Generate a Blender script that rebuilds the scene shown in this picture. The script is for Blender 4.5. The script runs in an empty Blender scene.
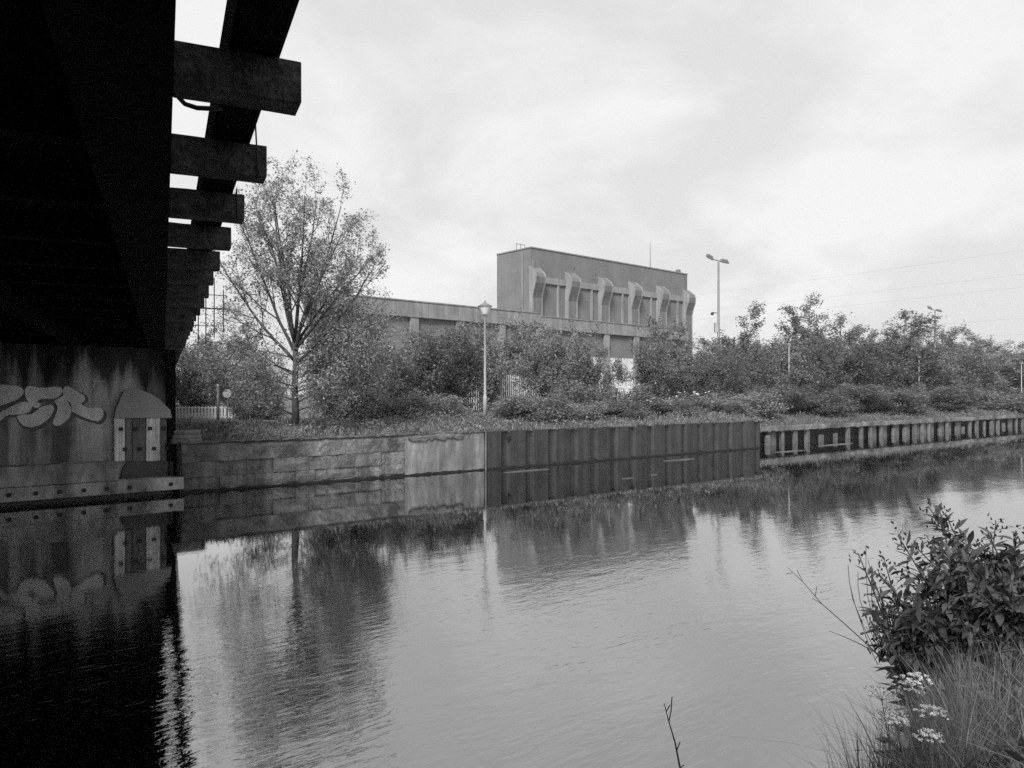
import bpy, math, random
import numpy as np
from mathutils import Vector, Matrix

random.seed(7)
C = bpy.context.scene.collection
scene = bpy.context.scene
F, HZ, CAMZ = 760.0, 394.0, 2.6
R = math.radians

# ------------------------------------------------------------------ camera
cam_d = bpy.data.cameras.new("camera")
cam = bpy.data.objects.new("camera", cam_d)
C.objects.link(cam)
cam.location = (0, 0, CAMZ)
cam.rotation_euler = (R(90), 0, 0)
cam_d.sensor_width = 36
cam_d.lens = 36 * F / 1024
cam_d.shift_y = (HZ - 384) / 1024
cam_d.clip_end = 6000
cam_d.clip_start = 0.05
scene.camera = cam

# ------------------------------------------------------------------ sky, sun, exposure
SUN_EL, SUN_AZ = R(43), R(195)          # azimuth from +Y, clockwise: behind the camera and to the left
world = bpy.data.worlds.new("World")
scene.world = world
world.use_nodes = True
nt = world.node_tree
nt.nodes.clear()
def wn(t, **k):
    n = nt.nodes.new(t)
    for a, b in k.items():
        setattr(n, a, b)
    return n
wout = wn("ShaderNodeOutputWorld"); wbg = wn("ShaderNodeBackground"); sky = wn("ShaderNodeTexSky")
sky.sky_type = 'NISHITA'; sky.sun_disc = False
sky.sun_elevation = SUN_EL; sky.sun_rotation = SUN_AZ
sky.dust_density = 3.0
bw = wn("ShaderNodeRGBToBW")
tc = wn("ShaderNodeTexCoord"); sep = wn("ShaderNodeSeparateXYZ")
zmax = wn("ShaderNodeMath", operation='MAXIMUM'); zmax.inputs[1].default_value = 0.0
zadd = wn("ShaderNodeMath", operation='ADD'); zadd.inputs[1].default_value = 0.42
dx = wn("ShaderNodeMath", operation='DIVIDE'); dy = wn("ShaderNodeMath", operation='DIVIDE')
comb = wn("ShaderNodeCombineXYZ")
cn = wn("ShaderNodeTexNoise"); cn.inputs['Scale'].default_value = 2.3; cn.inputs['Detail'].default_value = 7; cn.inputs['Roughness'].default_value = 0.52
cn.inputs['Distortion'].default_value = 0.35
cr = wn("ShaderNodeValToRGB")
cr.color_ramp.elements[0].position = 0.44; cr.color_ramp.elements[0].color = (6.1, 6.1, 6.1, 1)
cr.color_ramp.elements[1].position = 0.59; cr.color_ramp.elements[1].color = (7.35, 7.35, 7.35, 1)
mixw = wn("ShaderNodeMix", data_type='RGBA'); mixw.inputs[0].default_value = 0.86
L = nt.links.new
L(sky.outputs[0], bw.inputs[0])
L(tc.outputs['Generated'], sep.inputs[0])
L(sep.outputs[2], zmax.inputs[0]); L(zmax.outputs[0], zadd.inputs[0])
L(sep.outputs[0], dx.inputs[0]); L(zadd.outputs[0], dx.inputs[1])
L(sep.outputs[1], dy.inputs[0]); L(zadd.outputs[0], dy.inputs[1])
L(dx.outputs[0], comb.inputs[0]); L(dy.outputs[0], comb.inputs[1])
L(comb.outputs[0], cn.inputs['Vector']); L(cn.outputs['Fac'], cr.inputs[0])
L(bw.outputs[0], mixw.inputs[6]); L(cr.outputs[0], mixw.inputs[7])
L(mixw.outputs[2], wbg.inputs[0]); wbg.inputs[1].default_value = 0.1
L(wbg.outputs[0], wout.inputs[0])

sun_d = bpy.data.lights.new("sun", 'SUN')
sun_d.energy = 4.7; sun_d.angle = R(20); sun_d.color = (1, 1, 1)
sun = bpy.data.objects.new("sun", sun_d); C.objects.link(sun)
sdir = Vector((math.sin(SUN_AZ) * math.cos(SUN_EL), math.cos(SUN_AZ) * math.cos(SUN_EL), math.sin(SUN_EL)))
sun.rotation_euler = sdir.to_track_quat('Z', 'Y').to_euler()
sun.location = sdir * 60

scene.view_settings.view_transform = 'Standard'
scene.view_settings.look = 'None'
scene.view_settings.exposure = 0.45
scene.view_settings.gamma = 1.0
scene.view_settings.use_curve_mapping = False
scene.cycles.max_bounces = 8
scene.cycles.use_denoising = False
scene.cycles.transparent_max_bounces = 8

# ------------------------------------------------------------------ helpers
def tag(o, label=None, cat=None, group=None, kind=None):
    if label: o['label'] = label
    if cat: o['category'] = cat
    if group: o['group'] = group
    if kind: o['kind'] = kind
    return o

def empty(name, label, cat, loc=(0, 0, 0), rz=0.0, group=None):
    o = bpy.data.objects.new(name, None); C.objects.link(o)
    o.empty_display_size = 0.2
    o.location = loc; o.rotation_euler = (0, 0, rz)
    return tag(o, label, cat, group)

class MB:
    """collects pieces of ONE mesh"""
    def __init__(s): s.v = []; s.f = []
    def add(s, v, f):
        b = len(s.v); s.v += [tuple(p) for p in v]; s.f += [tuple(i + b for i in q) for q in f]
    def box(s, x0, x1, y0, y1, z0, z1, M=None):
        v = [(x0,y0,z0),(x1,y0,z0),(x1,y1,z0),(x0,y1,z0),(x0,y0,z1),(x1,y0,z1),(x1,y1,z1),(x0,y1,z1)]
        if M is not None: v = [tuple(M @ Vector(p)) for p in v]
        s.add(v, [(0,3,2,1),(4,5,6,7),(0,1,5,4),(1,2,6,5),(2,3,7,6),(3,0,4,7)])
    def tube(s, pts, rad, sides=6, cap=True):
        pts = [Vector(p) for p in pts]
        if not hasattr(rad, '__len__'): rad = [rad] * len(pts)
        v = []; f = []
        for i, p in enumerate(pts):
            a = pts[max(i-1, 0)]; b = pts[min(i+1, len(pts)-1)]
            t = (b - a).normalized()
            u = t.cross(Vector((0, 0, 1)) if abs(t.z) < .95 else Vector((1, 0, 0))).normalized()
            w = t.cross(u)
            for k in range(sides):
                an = 2 * math.pi * k / sides
                v.append(p + (u * math.cos(an) + w * math.sin(an)) * rad[i])
        for i in range(len(pts) - 1):
            for k in range(sides):
                k2 = (k + 1) % sides
                f.append((i*sides+k, i*sides+k2, (i+1)*sides+k2, (i+1)*sides+k))
        if cap:
            f.append(tuple(range(sides))[::-1]); f.append(tuple((len(pts)-1)*sides + k for k in range(sides)))
        s.add(v, f)
    def lathe(s, prof, c=(0, 0, 0), sides=16):
        v = []; f = []
        for r, z in prof:
            for k in range(sides):
                an = 2 * math.pi * k / sides
                v.append((c[0] + r*math.cos(an), c[1] + r*math.sin(an), c[2] + z))
        n = len(prof)
        for i in range(n - 1):
            for k in range(sides):
                k2 = (k + 1) % sides
                f.append((i*sides+k, i*sides+k2, (i+1)*sides+k2, (i+1)*sides+k))
        f.append(tuple(range(sides))[::-1]); f.append(tuple((n-1)*sides + k for k in range(sides)))
        s.add(v, f)
    def prism(s, poly, fn0, fn1):
        """poly of 2D points; fn0/fn1 map a 2D point to the two 3D faces"""
        n = len(poly)
        v = [fn0(p) for p in poly] + [fn1(p) for p in poly]
        f = [tuple(range(n)), tuple(range(n, 2*n))[::-1]] + [(i, i+n, (i+1) % n + n, (i+1) % n) for i in range(n)]
        s.add(v, f)
    def build(s, name, mat, parent=None, smooth=False, bevel=0):
        me = bpy.data.meshes.new(name)
        me.from_pydata(s.v, [], s.f)
        me.validate(); me.update()
        import bmesh
        bm = bmesh.new(); bm.from_mesh(me); bmesh.ops.recalc_face_normals(bm, faces=bm.faces); bm.to_mesh(me); bm.free()
        return link(name, me, mat, parent, smooth, bevel)

def link(name, me, mat, parent=None, smooth=False, bevel=0):
    if mat: me.materials.append(mat)
    if smooth: me.polygons.foreach_set('use_smooth', [True] * len(me.polygons))
    o = bpy.data.objects.new(name, me); C.objects.link(o)
    if parent: o.parent = parent
    if bevel:
        b = o.modifiers.new('bevel', 'BEVEL'); b.width = bevel; b.segments = 2; b.limit_method = 'ANGLE'
    return o

def np_mesh(name, v, quads):
    v = np.asarray(v, np.float32); quads = np.asarray(quads, np.int32)
    me = bpy.data.meshes.new(name)
    me.vertices.add(len(v)); me.vertices.foreach_set('co', v.ravel())
    k = quads.shape[1]
    me.loops.add(quads.size); me.loops.foreach_set('vertex_index', quads.ravel())
    me.polygons.add(len(quads))
    me.polygons.foreach_set('loop_start', np.arange(0, quads.size, k, dtype=np.int32))
    me.polygons.foreach_set('loop_total', np.full(len(quads), k, np.int32))
    me.update(calc_edges=True); me.validate()
    return me

def copy_thing(o):
    c = o.copy(); C.objects.link(c)
    for ch in list(o.children):
        d = ch.copy(); C.objects.link(d); d.parent = c
    return c

# canal frame: x runs along the canal (away to the right), y across it towards the far bank
TH = math.atan2(0.63, 0.777)
cM, sM = math.cos(TH), math.sin(TH)
def W(m, n, z=0.0): return Vector((m*cM - n*sM, m*sM + n*cM, z))
def MN(x, y): return (x*cM + y*sM, -x*sM + y*cM)
NW = 20.85                       # far wall line
def at(px, d, z=0.0): return Vector(((px-512)/F*d, d, z))
def on_wall(px, y, n):           # picture point -> (m, z) on the upright plane at that n
    k = (px-512)/F
    m = (k*n*cM + n*sM) / (cM - k*sM)
    Y = m*sM + n*cM
    return m, CAMZ - (y-HZ)*Y/F
def sstep(x): x = min(max(x, 0), 1); return x*x*(3-2*x)
def edge_n(m): return NW if m < 33.3 else 21.9
def ground_z(x, y):
    m, n = MN(x, y); v = n - edge_n(m)
    a = 1.3 + 0.27*sstep(v/4.0)
    b = 0.97 + 0.80*sstep(v/6.5) - 0.25*sstep((v-8)/14)
    k = sstep((m-32.5)/1.6)
    return a*(1-k) + b*k

# ------------------------------------------------------------------ materials
def mat_new(name):
    m = bpy.data.materials.new(name); m.use_nodes = True
    return m, m.node_tree, m.node_tree.nodes['Principled BSDF']
def mottled(name, base, var=0.35, scale=3.0, rough=0.85, bump=0.25, streak=0.0, streak_scale=(5, 5, 0.35), spec=0.3, fine=40.0, thresh=(0.35, 0.62), bump_dist=0.02):
    m, t, p = mat_new(name)
    N = t.nodes.new; K = t.links.new
    co = N('ShaderNodeTexCoord')
    n1 = N('ShaderNodeTexNoise'); n1.inputs['Scale'].default_value = scale; n1.inputs['Detail'].default_value = 9; n1.inputs['Roughness'].default_value = 0.65
    K(co.outputs['Object'], n1.inputs['Vector'])
    r1 = N('ShaderNodeMapRange'); r1.inputs[1].default_value = 0.28; r1.inputs[2].default_value = 0.72
    r1.inputs[3].default_value = base*(1-var); r1.inputs[4].default_value = base*(1+var)
    K(n1.outputs['Fac'], r1.inputs[0])
    n2 = N('ShaderNodeTexNoise'); n2.inputs['Scale'].default_value = fine; n2.inputs['Detail'].default_value = 5
    K(co.outputs['Object'], n2.inputs['Vector'])
    r2 = N('ShaderNodeMapRange'); r2.inputs[1].default_value = 0.3; r2.inputs[2].default_value = 0.7
    r2.inputs[3].default_value = 1-var*0.5; r2.inputs[4].default_value = 1+var*0.5
    K(n2.outputs['Fac'], r2.inputs[0])
    mu = N('ShaderNodeMath'); mu.operation = 'MULTIPLY'
    K(r1.outputs[0], mu.inputs[0]); K(r2.outputs[0], mu.inputs[1])
    last = mu.outputs[0]
    if streak:
        mp = N('ShaderNodeMapping'); mp.inputs['Scale'].default_value = streak_scale
        K(co.outputs['Object'], mp.inputs[0])
        n3 = N('ShaderNodeTexNoise'); n3.inputs['Scale'].default_value = 1.0; n3.inputs['Detail'].default_value = 6; n3.inputs['Roughness'].default_value = 0.6
        K(mp.outputs[0], n3.inputs['Vector'])
        r3 = N('ShaderNodeMapRange'); r3.inputs[1].default_value = thresh[0]; r3.inputs[2].default_value = thresh[1]
        r3.inputs[3].default_value = 1-streak; r3.inputs[4].default_value = 1.0
        K(n3.outputs['Fac'], r3.inputs[0])
        m2 = N('ShaderNodeMath'); m2.operation = 'MULTIPLY'
        K(last, m2.inputs[0]); K(r3.outputs[0], m2.inputs[1]); last = m2.outputs[0]
    K(last, p.inputs['Base Color'])
    p.inputs['Roughness'].default_value = rough
    p.inputs['Specular IOR Level'].default_value = spec
    if bump:
        ad = N('ShaderNodeMath'); ad.operation = 'ADD'
        K(n1.outputs['Fac'], ad.inputs[0]); K(n2.outputs['Fac'], ad.inputs[1])
        b = N('ShaderNodeBump'); b.inputs['Strength'].default_value = bump; b.inputs['Distance'].default_value = bump_dist
        K(ad.outputs[0], b.inputs['Height']); K(b.outputs[0], p.inputs['Normal'])
    return m
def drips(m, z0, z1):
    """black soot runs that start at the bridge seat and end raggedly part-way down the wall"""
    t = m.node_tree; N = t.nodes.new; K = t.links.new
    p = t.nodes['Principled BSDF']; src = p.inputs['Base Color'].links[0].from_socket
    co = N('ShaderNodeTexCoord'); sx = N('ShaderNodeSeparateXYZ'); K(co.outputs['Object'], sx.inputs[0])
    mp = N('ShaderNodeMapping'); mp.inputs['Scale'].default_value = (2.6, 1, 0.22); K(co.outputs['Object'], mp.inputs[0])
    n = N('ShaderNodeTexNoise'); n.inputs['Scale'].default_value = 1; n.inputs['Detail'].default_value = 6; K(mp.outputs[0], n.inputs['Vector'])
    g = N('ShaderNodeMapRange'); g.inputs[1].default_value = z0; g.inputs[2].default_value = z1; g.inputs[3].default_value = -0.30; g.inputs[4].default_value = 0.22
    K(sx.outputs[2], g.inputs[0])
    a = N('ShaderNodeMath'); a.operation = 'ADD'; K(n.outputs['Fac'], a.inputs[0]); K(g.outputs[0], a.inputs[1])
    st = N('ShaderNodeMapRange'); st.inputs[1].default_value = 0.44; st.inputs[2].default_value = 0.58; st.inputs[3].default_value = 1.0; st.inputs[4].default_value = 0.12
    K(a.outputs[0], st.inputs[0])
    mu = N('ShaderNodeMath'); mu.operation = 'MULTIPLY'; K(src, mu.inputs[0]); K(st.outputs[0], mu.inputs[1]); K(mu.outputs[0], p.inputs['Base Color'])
def leaf_mat(name, base, var=0.45, trans=0.3, rough=0.5):
    m, t, p = mat_new(name)
    N = t.nodes.new; K = t.links.new
    g = N('ShaderNodeNewGeometry'); oi = N('ShaderNodeObjectInfo')
    r = N('ShaderNodeMapRange'); r.inputs[3].default_value = base*(1-var); r.inputs[4].default_value = base*(1+var)
    K(g.outputs['Random Per Island'], r.inputs[0])
    r2 = N('ShaderNodeMapRange'); r2.inputs[3].default_value = 0.68; r2.inputs[4].default_value = 1.35
    K(oi.outputs['Random'], r2.inputs[0])
    mu = N('ShaderNodeMath'); mu.operation = 'MULTIPLY'; K(r.outputs[0], mu.inputs[0]); K(r2.outputs[0], mu.inputs[1])
    K(mu.outputs[0], p.inputs['Base Color'])
    p.inputs['Roughness'].default_value = rough; p.inputs['Specular IOR Level'].default_value = 0.35
    tr = N('ShaderNodeBsdfTranslucent'); K(mu.outputs[0], tr.inputs['Color'])
    mx = N('ShaderNodeMixShader'); mx.inputs[0].default_value = trans
    out = t.nodes['Material Output']
    K(p.outputs[0], mx.inputs[1]); K(tr.outputs[0], mx.inputs[2]); K(mx.outputs[0], out.inputs['Surface'])
    return m

mt = {}
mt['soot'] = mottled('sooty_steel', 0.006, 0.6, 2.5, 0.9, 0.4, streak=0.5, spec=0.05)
mt['timber'] = mottled('weathered_timber', 0.05, 0.98, 9.0, 0.8, 0.9, fine=48, streak=0.4, streak_scale=(2, 14, 14))
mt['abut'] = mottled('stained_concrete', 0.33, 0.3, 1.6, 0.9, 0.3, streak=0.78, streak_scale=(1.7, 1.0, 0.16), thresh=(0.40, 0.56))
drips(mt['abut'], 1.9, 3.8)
mt['abut_low'] = mottled('pale_concrete', 0.32, 0.35, 2.2, 0.9, 0.4, streak=0.7, streak_scale=(1.4, 1.0, 0.5), thresh=(0.36, 0.55))
mt['patch'] = mottled('repair_mortar', 0.24, 0.15, 2.0, 0.9, 0.2)
mt['plank_pale'] = mottled('pale_plank', 0.6, 0.25, 3.0, 0.8, 0.3, streak=0.5, streak_scale=(18, 18, 0.6))
mt['plank_dark'] = mottled('dark_plank', 0.13, 0.35, 3.0, 0.85, 0.3, streak=0.5, streak_scale=(18, 18, 0.6))
mt['iron'] = mottled('dark_iron', 0.05, 0.3, 5.0, 0.6, 0.2)
mt['black'] = mottled('black_iron', 0.015, 0.2, 5.0, 0.6, 0.1)
mt['paint_pale'] = mottled('pale_spray_paint', 0.62, 0.16, 5.0, 0.6, 0.05, streak=0.3, streak_scale=(2, 2, 0.4))
mt['paint_dark'] = mottled('dark_spray_paint', 0.085, 0.2, 5.0, 0.6, 0.05)
mt['stone'] = mottled('canal_stone', 0.135, 0.6, 1.8, 0.9, 0.8, fine=18, streak=0.55, streak_scale=(2.2, 2, 0.4), thresh=(0.34, 0.6), bump_dist=0.04)
mt['wallconc'] = mottled('weathered_wall_concrete', 0.145, 0.6, 1.4, 0.9, 0.8, fine=22, streak=0.55, streak_scale=(1.5, 1, 0.6), bump_dist=0.04)
mt['smoothconc'] = mottled('smooth_wall_concrete', 0.175, 0.4, 1.2, 0.9, 0.4, streak=0.5, streak_scale=(2.6, 1, 0.35))
mt['mortar'] = mottled('wet_mortar', 0.11, 0.4, 3, 0.9, 0.4)
mt['sheet'] = mottled('rusty_sheet_pile', 0.034, 0.35, 1.8, 0.75, 0.25, streak=0.45, streak_scale=(5, 5, 0.22))
mt['pile'] = mottled('pile_concrete', 0.115, 0.35, 2.5, 0.9, 0.4, streak=0.5, streak_scale=(5, 5, 0.5))
mt['recess'] = mottled('pile_infill', 0.022, 0.5, 2.0, 0.9, 0.4, streak=0.5, streak_scale=(3, 3, 0.4))
mt['brick'] = mottled('building_brick', 0.145, 0.14, 0.6, 0.9, 0.1, fine=9, streak=0.14, streak_scale=(0.9, 0.9, 0.12))
mt['concrete'] = mottled('building_concrete', 0.22, 0.18, 0.7, 0.9, 0.1, fine=8, streak=0.3, streak_scale=(1.6, 1.6, 0.25))
mt['palecon'] = mottled('pale_frame_concrete', 0.235, 0.15, 0.9, 0.9, 0.1, fine=8, streak=0.3, streak_scale=(2, 2, 0.3))
mt['ribconc'] = mottled('rib_concrete', 0.135, 0.15, 0.9, 0.9, 0.1, fine=8, streak=0.25, streak_scale=(2, 2, 0.3))
mt['white'] = mottled('white_wall_paint', 0.6, 0.12, 0.7, 0.8, 0.05, streak=0.25, streak_scale=(1.5, 1.5, 0.3))
mt['steelpale'] = mottled('galvanised_steel', 0.28, 0.12, 2, 0.5, 0.05)
mt['steel'] = mottled('grey_steel', 0.14, 0.15, 2, 0.5, 0.05)
mt['glass'] = mottled('frosted_glass', 0.7, 0.05, 2, 0.25, 0.0, spec=0.5)
mt['bark'] = mottled('bark', 0.06, 0.4, 6, 0.95, 0.5, streak=0.4, streak_scale=(14, 14, 2))
mt['earth'] = mottled('bank_earth', 0.05, 0.5, 2.5, 0.95, 0.6, fine=30)
mt['turf'] = mottled('turf', 0.09, 0.45, 0.7, 0.95, 0.6, fine=25)
mt['leaf_a'] = leaf_mat('leaf_mid', 0.15, trans=.36)
mt['leaf_b'] = leaf_mat('leaf_dark', 0.12, trans=.34)
mt['leaf_c'] = leaf_mat('leaf_pale', 0.19, trans=0.4)
mt['leaf_near'] = leaf_mat('leaf_glossy', 0.075, 0.5, 0.22, 0.42)
mt['grass'] = leaf_mat('grass_blade', 0.125, 0.5, 0.3)
mt['grass_near'] = leaf_mat('grass_blade_near', 0.14, 0.75, 0.3)
mt['coarse'] = leaf_mat('coarse_blade', 0.2, 0.45, 0.3)
mt['dry'] = mottled('dry_stem', 0.13, 0.3, 9, 0.9, 0.1)
mt['petal'] = leaf_mat('white_petal', 0.58, 0.12, 0.3)
mt['weed'] = mottled('floating_weed', 0.07, 0.4, 4, 0.8, 0.3)

def water_mat():
    m, t, p = mat_new('canal_water')
    N = t.nodes.new; K = t.links.new
    co = N('ShaderNodeTexCoord')
    p.inputs['Base Color'].default_value = (0.37, 0.37, 0.37, 1)
    p.inputs['Metallic'].default_value = 1.0
    p.inputs['Roughness'].default_value = 0.03
    p.inputs['IOR'].default_value = 4.3
    # ripples of three sizes, crests lying roughly along the canal
    def wave(sc, rot, detail, dist=0.0):
        mp = N('ShaderNodeMapping'); mp.inputs['Scale'].default_value = sc; mp.inputs['Rotation'].default_value = (0, 0, rot)
        K(co.outputs['Object'], mp.inputs[0])
        n = N('ShaderNodeTexNoise'); n.inputs['Scale'].default_value = 1; n.inputs['Detail'].default_value = detail; n.inputs['Distortion'].default_value = dist
        K(mp.outputs[0], n.inputs['Vector'])
        return n.outputs['Fac']
    w1 = wave((5.0, 15.0, 1), R(14), 3, 0.6)
    w2 = wave((1.1, 2.6, 1), R(-22), 2, 0.5)
    w3 = wave((0.45, 0.7, 1), R(40), 1)
    # wind: calm in the lee of the far wall, ruffled in patches further out
    pos = N('ShaderNodeSeparateXYZ'); K(co.outputs['Object'], pos.inputs[0])
    lee = N('ShaderNodeMapRange'); lee.interpolation_type = 'SMOOTHSTEP'
    lee.inputs[1].default_value = 12.5; lee.inputs[2].default_value = 3.0; lee.inputs[3].default_value = 0.07; lee.inputs[4].default_value = 1.35
    K(pos.outputs[1], lee.inputs[0])
    gust = wave((0.07, 0.16, 1), R(10), 2, 0.8)
    gr = N('ShaderNodeMapRange'); gr.inputs[1].default_value = 0.35; gr.inputs[2].default_value = 0.65; gr.inputs[3].default_value = 0.3; gr.inputs[4].default_value = 1.5
    K(gust, gr.inputs[0])
    def mul(a, b):
        x = N('ShaderNodeMath'); x.operation = 'MULTIPLY'
        for i, q in enumerate((a, b)):
            if isinstance(q, (int, float)): x.inputs[i].default_value = q
            else: K(q, x.inputs[i])
        return x.outputs[0]
    def add(a, b):
        x = N('ShaderNodeMath'); x.operation = 'ADD'; K(a, x.inputs[0]); K(b, x.inputs[1]); return x.outputs[0]
    h = add(add(mul(w1, 0.0034), mul(w2, 0.0066)), mul(w3, 0.006))
    h = mul(mul(h, lee.outputs[0]), gr.outputs[0])
    b = N('ShaderNodeBump'); b.inputs['Strength'].default_value = 1.0; b.inputs['Distance'].default_value = 1.0
    K(h, b.inputs['Height']); K(b.outputs[0], p.inputs['Normal'])
    return m
mt['water'] = water_mat()

# ------------------------------------------------------------------ ground and water
wm = MB(); wm.add([(-600, -40, 0), (1500, -40, 0), (1500, 30, 0), (-600, 30, 0)], [(0, 1, 2, 3)])
water = wm.build('canal_water', mt['water']); water.rotation_euler.z = TH
tag(water, 'dark rippled canal water reflecting the sky and trees', 'water', kind='structure')

def ground_far():
    ms = list(np.concatenate([[-600, -200, -60, -20, -8, 0, 4.0, 5.2, 5.6], np.arange(5.75, 90, 0.75), [100, 130, 180, 300, 600, 1500]]))
    vs = [0, .25, .6, 1.0, 1.6, 2.3, 3.2, 4.2, 5.5, 7, 9, 12, 16, 22, 40, 100, 400, 3000]
    rng = np.random.default_rng(3)
    v = []; f = []
    for m in ms:
        en = edge_n(m) if m > 5.5 else NW + 1.2
        en += 0.04
        for k, q in enumerate(vs):
            p = W(m, en + q)
            z = ground_z(p.x, p.y) + (rng.normal(0, 0.03) if 0 < k < 13 else 0)
            v.append((m, en + q, z))
    nv = len(vs)
    for i in range(len(ms)-1):
        for k in range(nv-1):
            f.append((i*nv+k, (i+1)*nv+k, (i+1)*nv+k+1, i*nv+k+1))
    me = bpy.data.meshes.new('ground'); me.from_pydata(v, [], f); me.update()
    o = link('ground', me, mt['turf'], smooth=True); o.rotation_euler.z = TH
    return tag(o, 'grassy far bank reaching back to the building', 'ground', kind='structure')
ground_far()

NB = 1.72                       # near bank edge (canal frame)
def near_edge(m): return NB + 0.10*math.sin(m*1.7) + 0.06*math.sin(m*4.3+1) - 0.02*(m-4)
def ground_near():
    ms = list(np.concatenate([[-200, -60, -20, -10, -6], np.arange(-4, 14, 0.25), [16, 20, 30, 60, 200, 800]]))
    prof = [(0.03, -0.4), (0.0, 0.25), (-0.06, 0.62), (-0.25, 0.84), (-0.7, 0.93), (-1.6, 0.97), (-3.5, 1.0), (-10, 1.1), (-60, 1.2), (-900, 1.2)]
    rng = np.random.default_rng(4)
    v = []; f = []
    for m in ms:
        for k, (q, z) in enumerate(prof):
            v.append((m, near_edge(min(max(m, -6), 16)) + q, z + (rng.normal(0, .02) if 1 < k < 6 else 0)))
    nv = len(prof)
    for i in range(len(ms)-1):
        for k in range(nv-1):
            f.append((i*nv+k, i*nv+k+1, (i+1)*nv+k+1, (i+1)*nv+k))
    me = bpy.data.meshes.new('near_bank'); me.from_pydata(v, [], f); me.update()
    o = link('bank', me, mt['earth'], smooth=True); o.rotation_euler.z = TH
    return tag(o, 'earth bank in the foreground beside the water', 'bank', kind='structure')
ground_near()

# ------------------------------------------------------------------ bridge (local x = sideways from above the camera, y = along the bridge)
BANG = math.atan((512-163)/F)
bridge = empty('footbridge', 'dark old bridge passing overhead with timber beam ends sticking out', 'bridge', (0, 0, 0), BANG)
ZS = CAMZ + 1.20
mb = MB()
mb.box(-22, -0.30, -10, 62, ZS+0.34, ZS+0.62)                    # deck slab, widened out of view to keep the underside dark
mb.build('deck', mt['soot'], bridge)
for gx in (-0.34, -2.1, -3.9, -5.7, -7.5, -9.3, -12, -15, -18, -21.9):
    g = MB()
    w = 0.376 if gx == -0.34 else 0.3
    g.box(gx, gx+w, -10, 62, ZS, ZS+0.035)
    g.box(gx+w-0.06, gx+w-0.03, -10, 62, ZS+0.035, ZS+0.34)
    g.box(gx, gx+w, -10, 62, ZS+0.30, ZS+0.345)
    if gx == -0.34:
        for k in range(60): g.box(gx+0.30, gx+0.372, -9+k*1.1, -9+k*1.1+0.02, ZS+0.035, ZS+0.33)
    g.build('girder', mt['soot'], bridge)
cb = MB()
for k in range(46): cb.box(-21.8, -0.33, -9+k*1.5, -9+k*1.5+0.16, ZS+0.12, ZS+0.335)
cb.build('cross_bracing', mt['soot'], bridge)
rngb = random.Random(5)
def lumpy_beam(x0, x1, y0, y1, z0, z1, seed):
    """a worn timber: boxes of rings with small irregularities"""
    r = random.Random(seed); m_ = MB(); n = 4; v = []; f = []
    for i in range(n+1):
        x = x0 + (x1-x0)*i/n
        j = lambda a=.0025: r.uniform(-a, a)
        e = 0.0
        v += [(x, y0+j()+e, z0+j()+e), (x, y1+j()-e, z0+j()+e), (x, y1+j()-e, z1+j()-e), (x, y0+j()+e, z1+j()-e)]
    for i in range(n):
        for k in range(4):
            f.append((i*4+k, i*4+(k+1) % 4, (i+1)*4+(k+1) % 4, (i+1)*4+k))
    f += [(3, 2, 1, 0), (n*4, n*4+1, n*4+2, n*4+3)]
    m_.add(v, f); return m_
SP = 1.145
for k in range(-4, 36):
    y = 3.22 + SP*k
    x1 = 0.51 + rngb.uniform(-.012, .012)
    z = ZS + rngb.uniform(-.006, .006)
    lumpy_beam(0.036, x1, y, y+0.155, z, z+0.172, k).build('beam_end', mt['timber'], bridge, bevel=0.004)
pp = MB(); pp.box(-0.40, -0.22, -10, 62, ZS+0.622, ZS+1.75); pp.box(-0.44, -0.18, -10, 62, ZS+1.752, ZS+1.85)
pp.build('sun_blocking_parapet', mt['soot'], bridge)  # unseen parapet, added to keep the sun off the beam ends
eb = MB()
eb.box(0.24, 0.44, -9, 62, ZS+0.177, ZS+0.45)
eb.build('edge_beam', mt['soot'], bridge, bevel=0.02)

def bl(x, y, z):  # bridge frame -> world
    return Vector((x*math.cos(BANG) - y*math.sin(BANG), x*math.sin(BANG) + y*math.cos(BANG), z))
def loose(name, label, cat, pts, rad, mat, group=None, sides=6):
    m_ = MB(); o = Vector(pts[0]); m_.tube([Vector(p)-o for p in pts], rad, sides)
    ob = m_.build(name, mat, None, True); ob.location = o
    return tag(ob, label, cat, group)
ycab = 3.75
loose('cable', 'thick drooping cable between the girder and edge beam, below the nearest beam end', 'cable',
      [bl(0.03, ycab, ZS+0.23), bl(0.055, ycab, ZS+0.15), bl(0.09, ycab, ZS+0.115), bl(0.14, ycab, ZS+0.105), bl(0.19, ycab, ZS+0.11), bl(0.25, ycab, ZS+0.12)], 0.011, mt['black'])
yb = 3.22 + SP
loose('hanging_wire', 'thin wire hanging down the end of the second beam end', 'wire',
      [bl(.455, yb-.012, ZS+.33), bl(.462, yb-.014, ZS+.2), bl(.467, yb-.016, ZS+.08), bl(.470, yb-.012, ZS-.02)], 0.0045, mt['black'])
yb = 3.22 + 2*SP
loose('hanging_wire', 'thin wire hanging down the end of the third beam end', 'wire',
      [bl(.455, yb-.012, ZS+.2), bl(.458, yb-.014, ZS+.1), bl(.462, yb-.016, ZS), bl(.460, yb-.012, ZS-.04)], 0.005, mt['black'])

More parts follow.
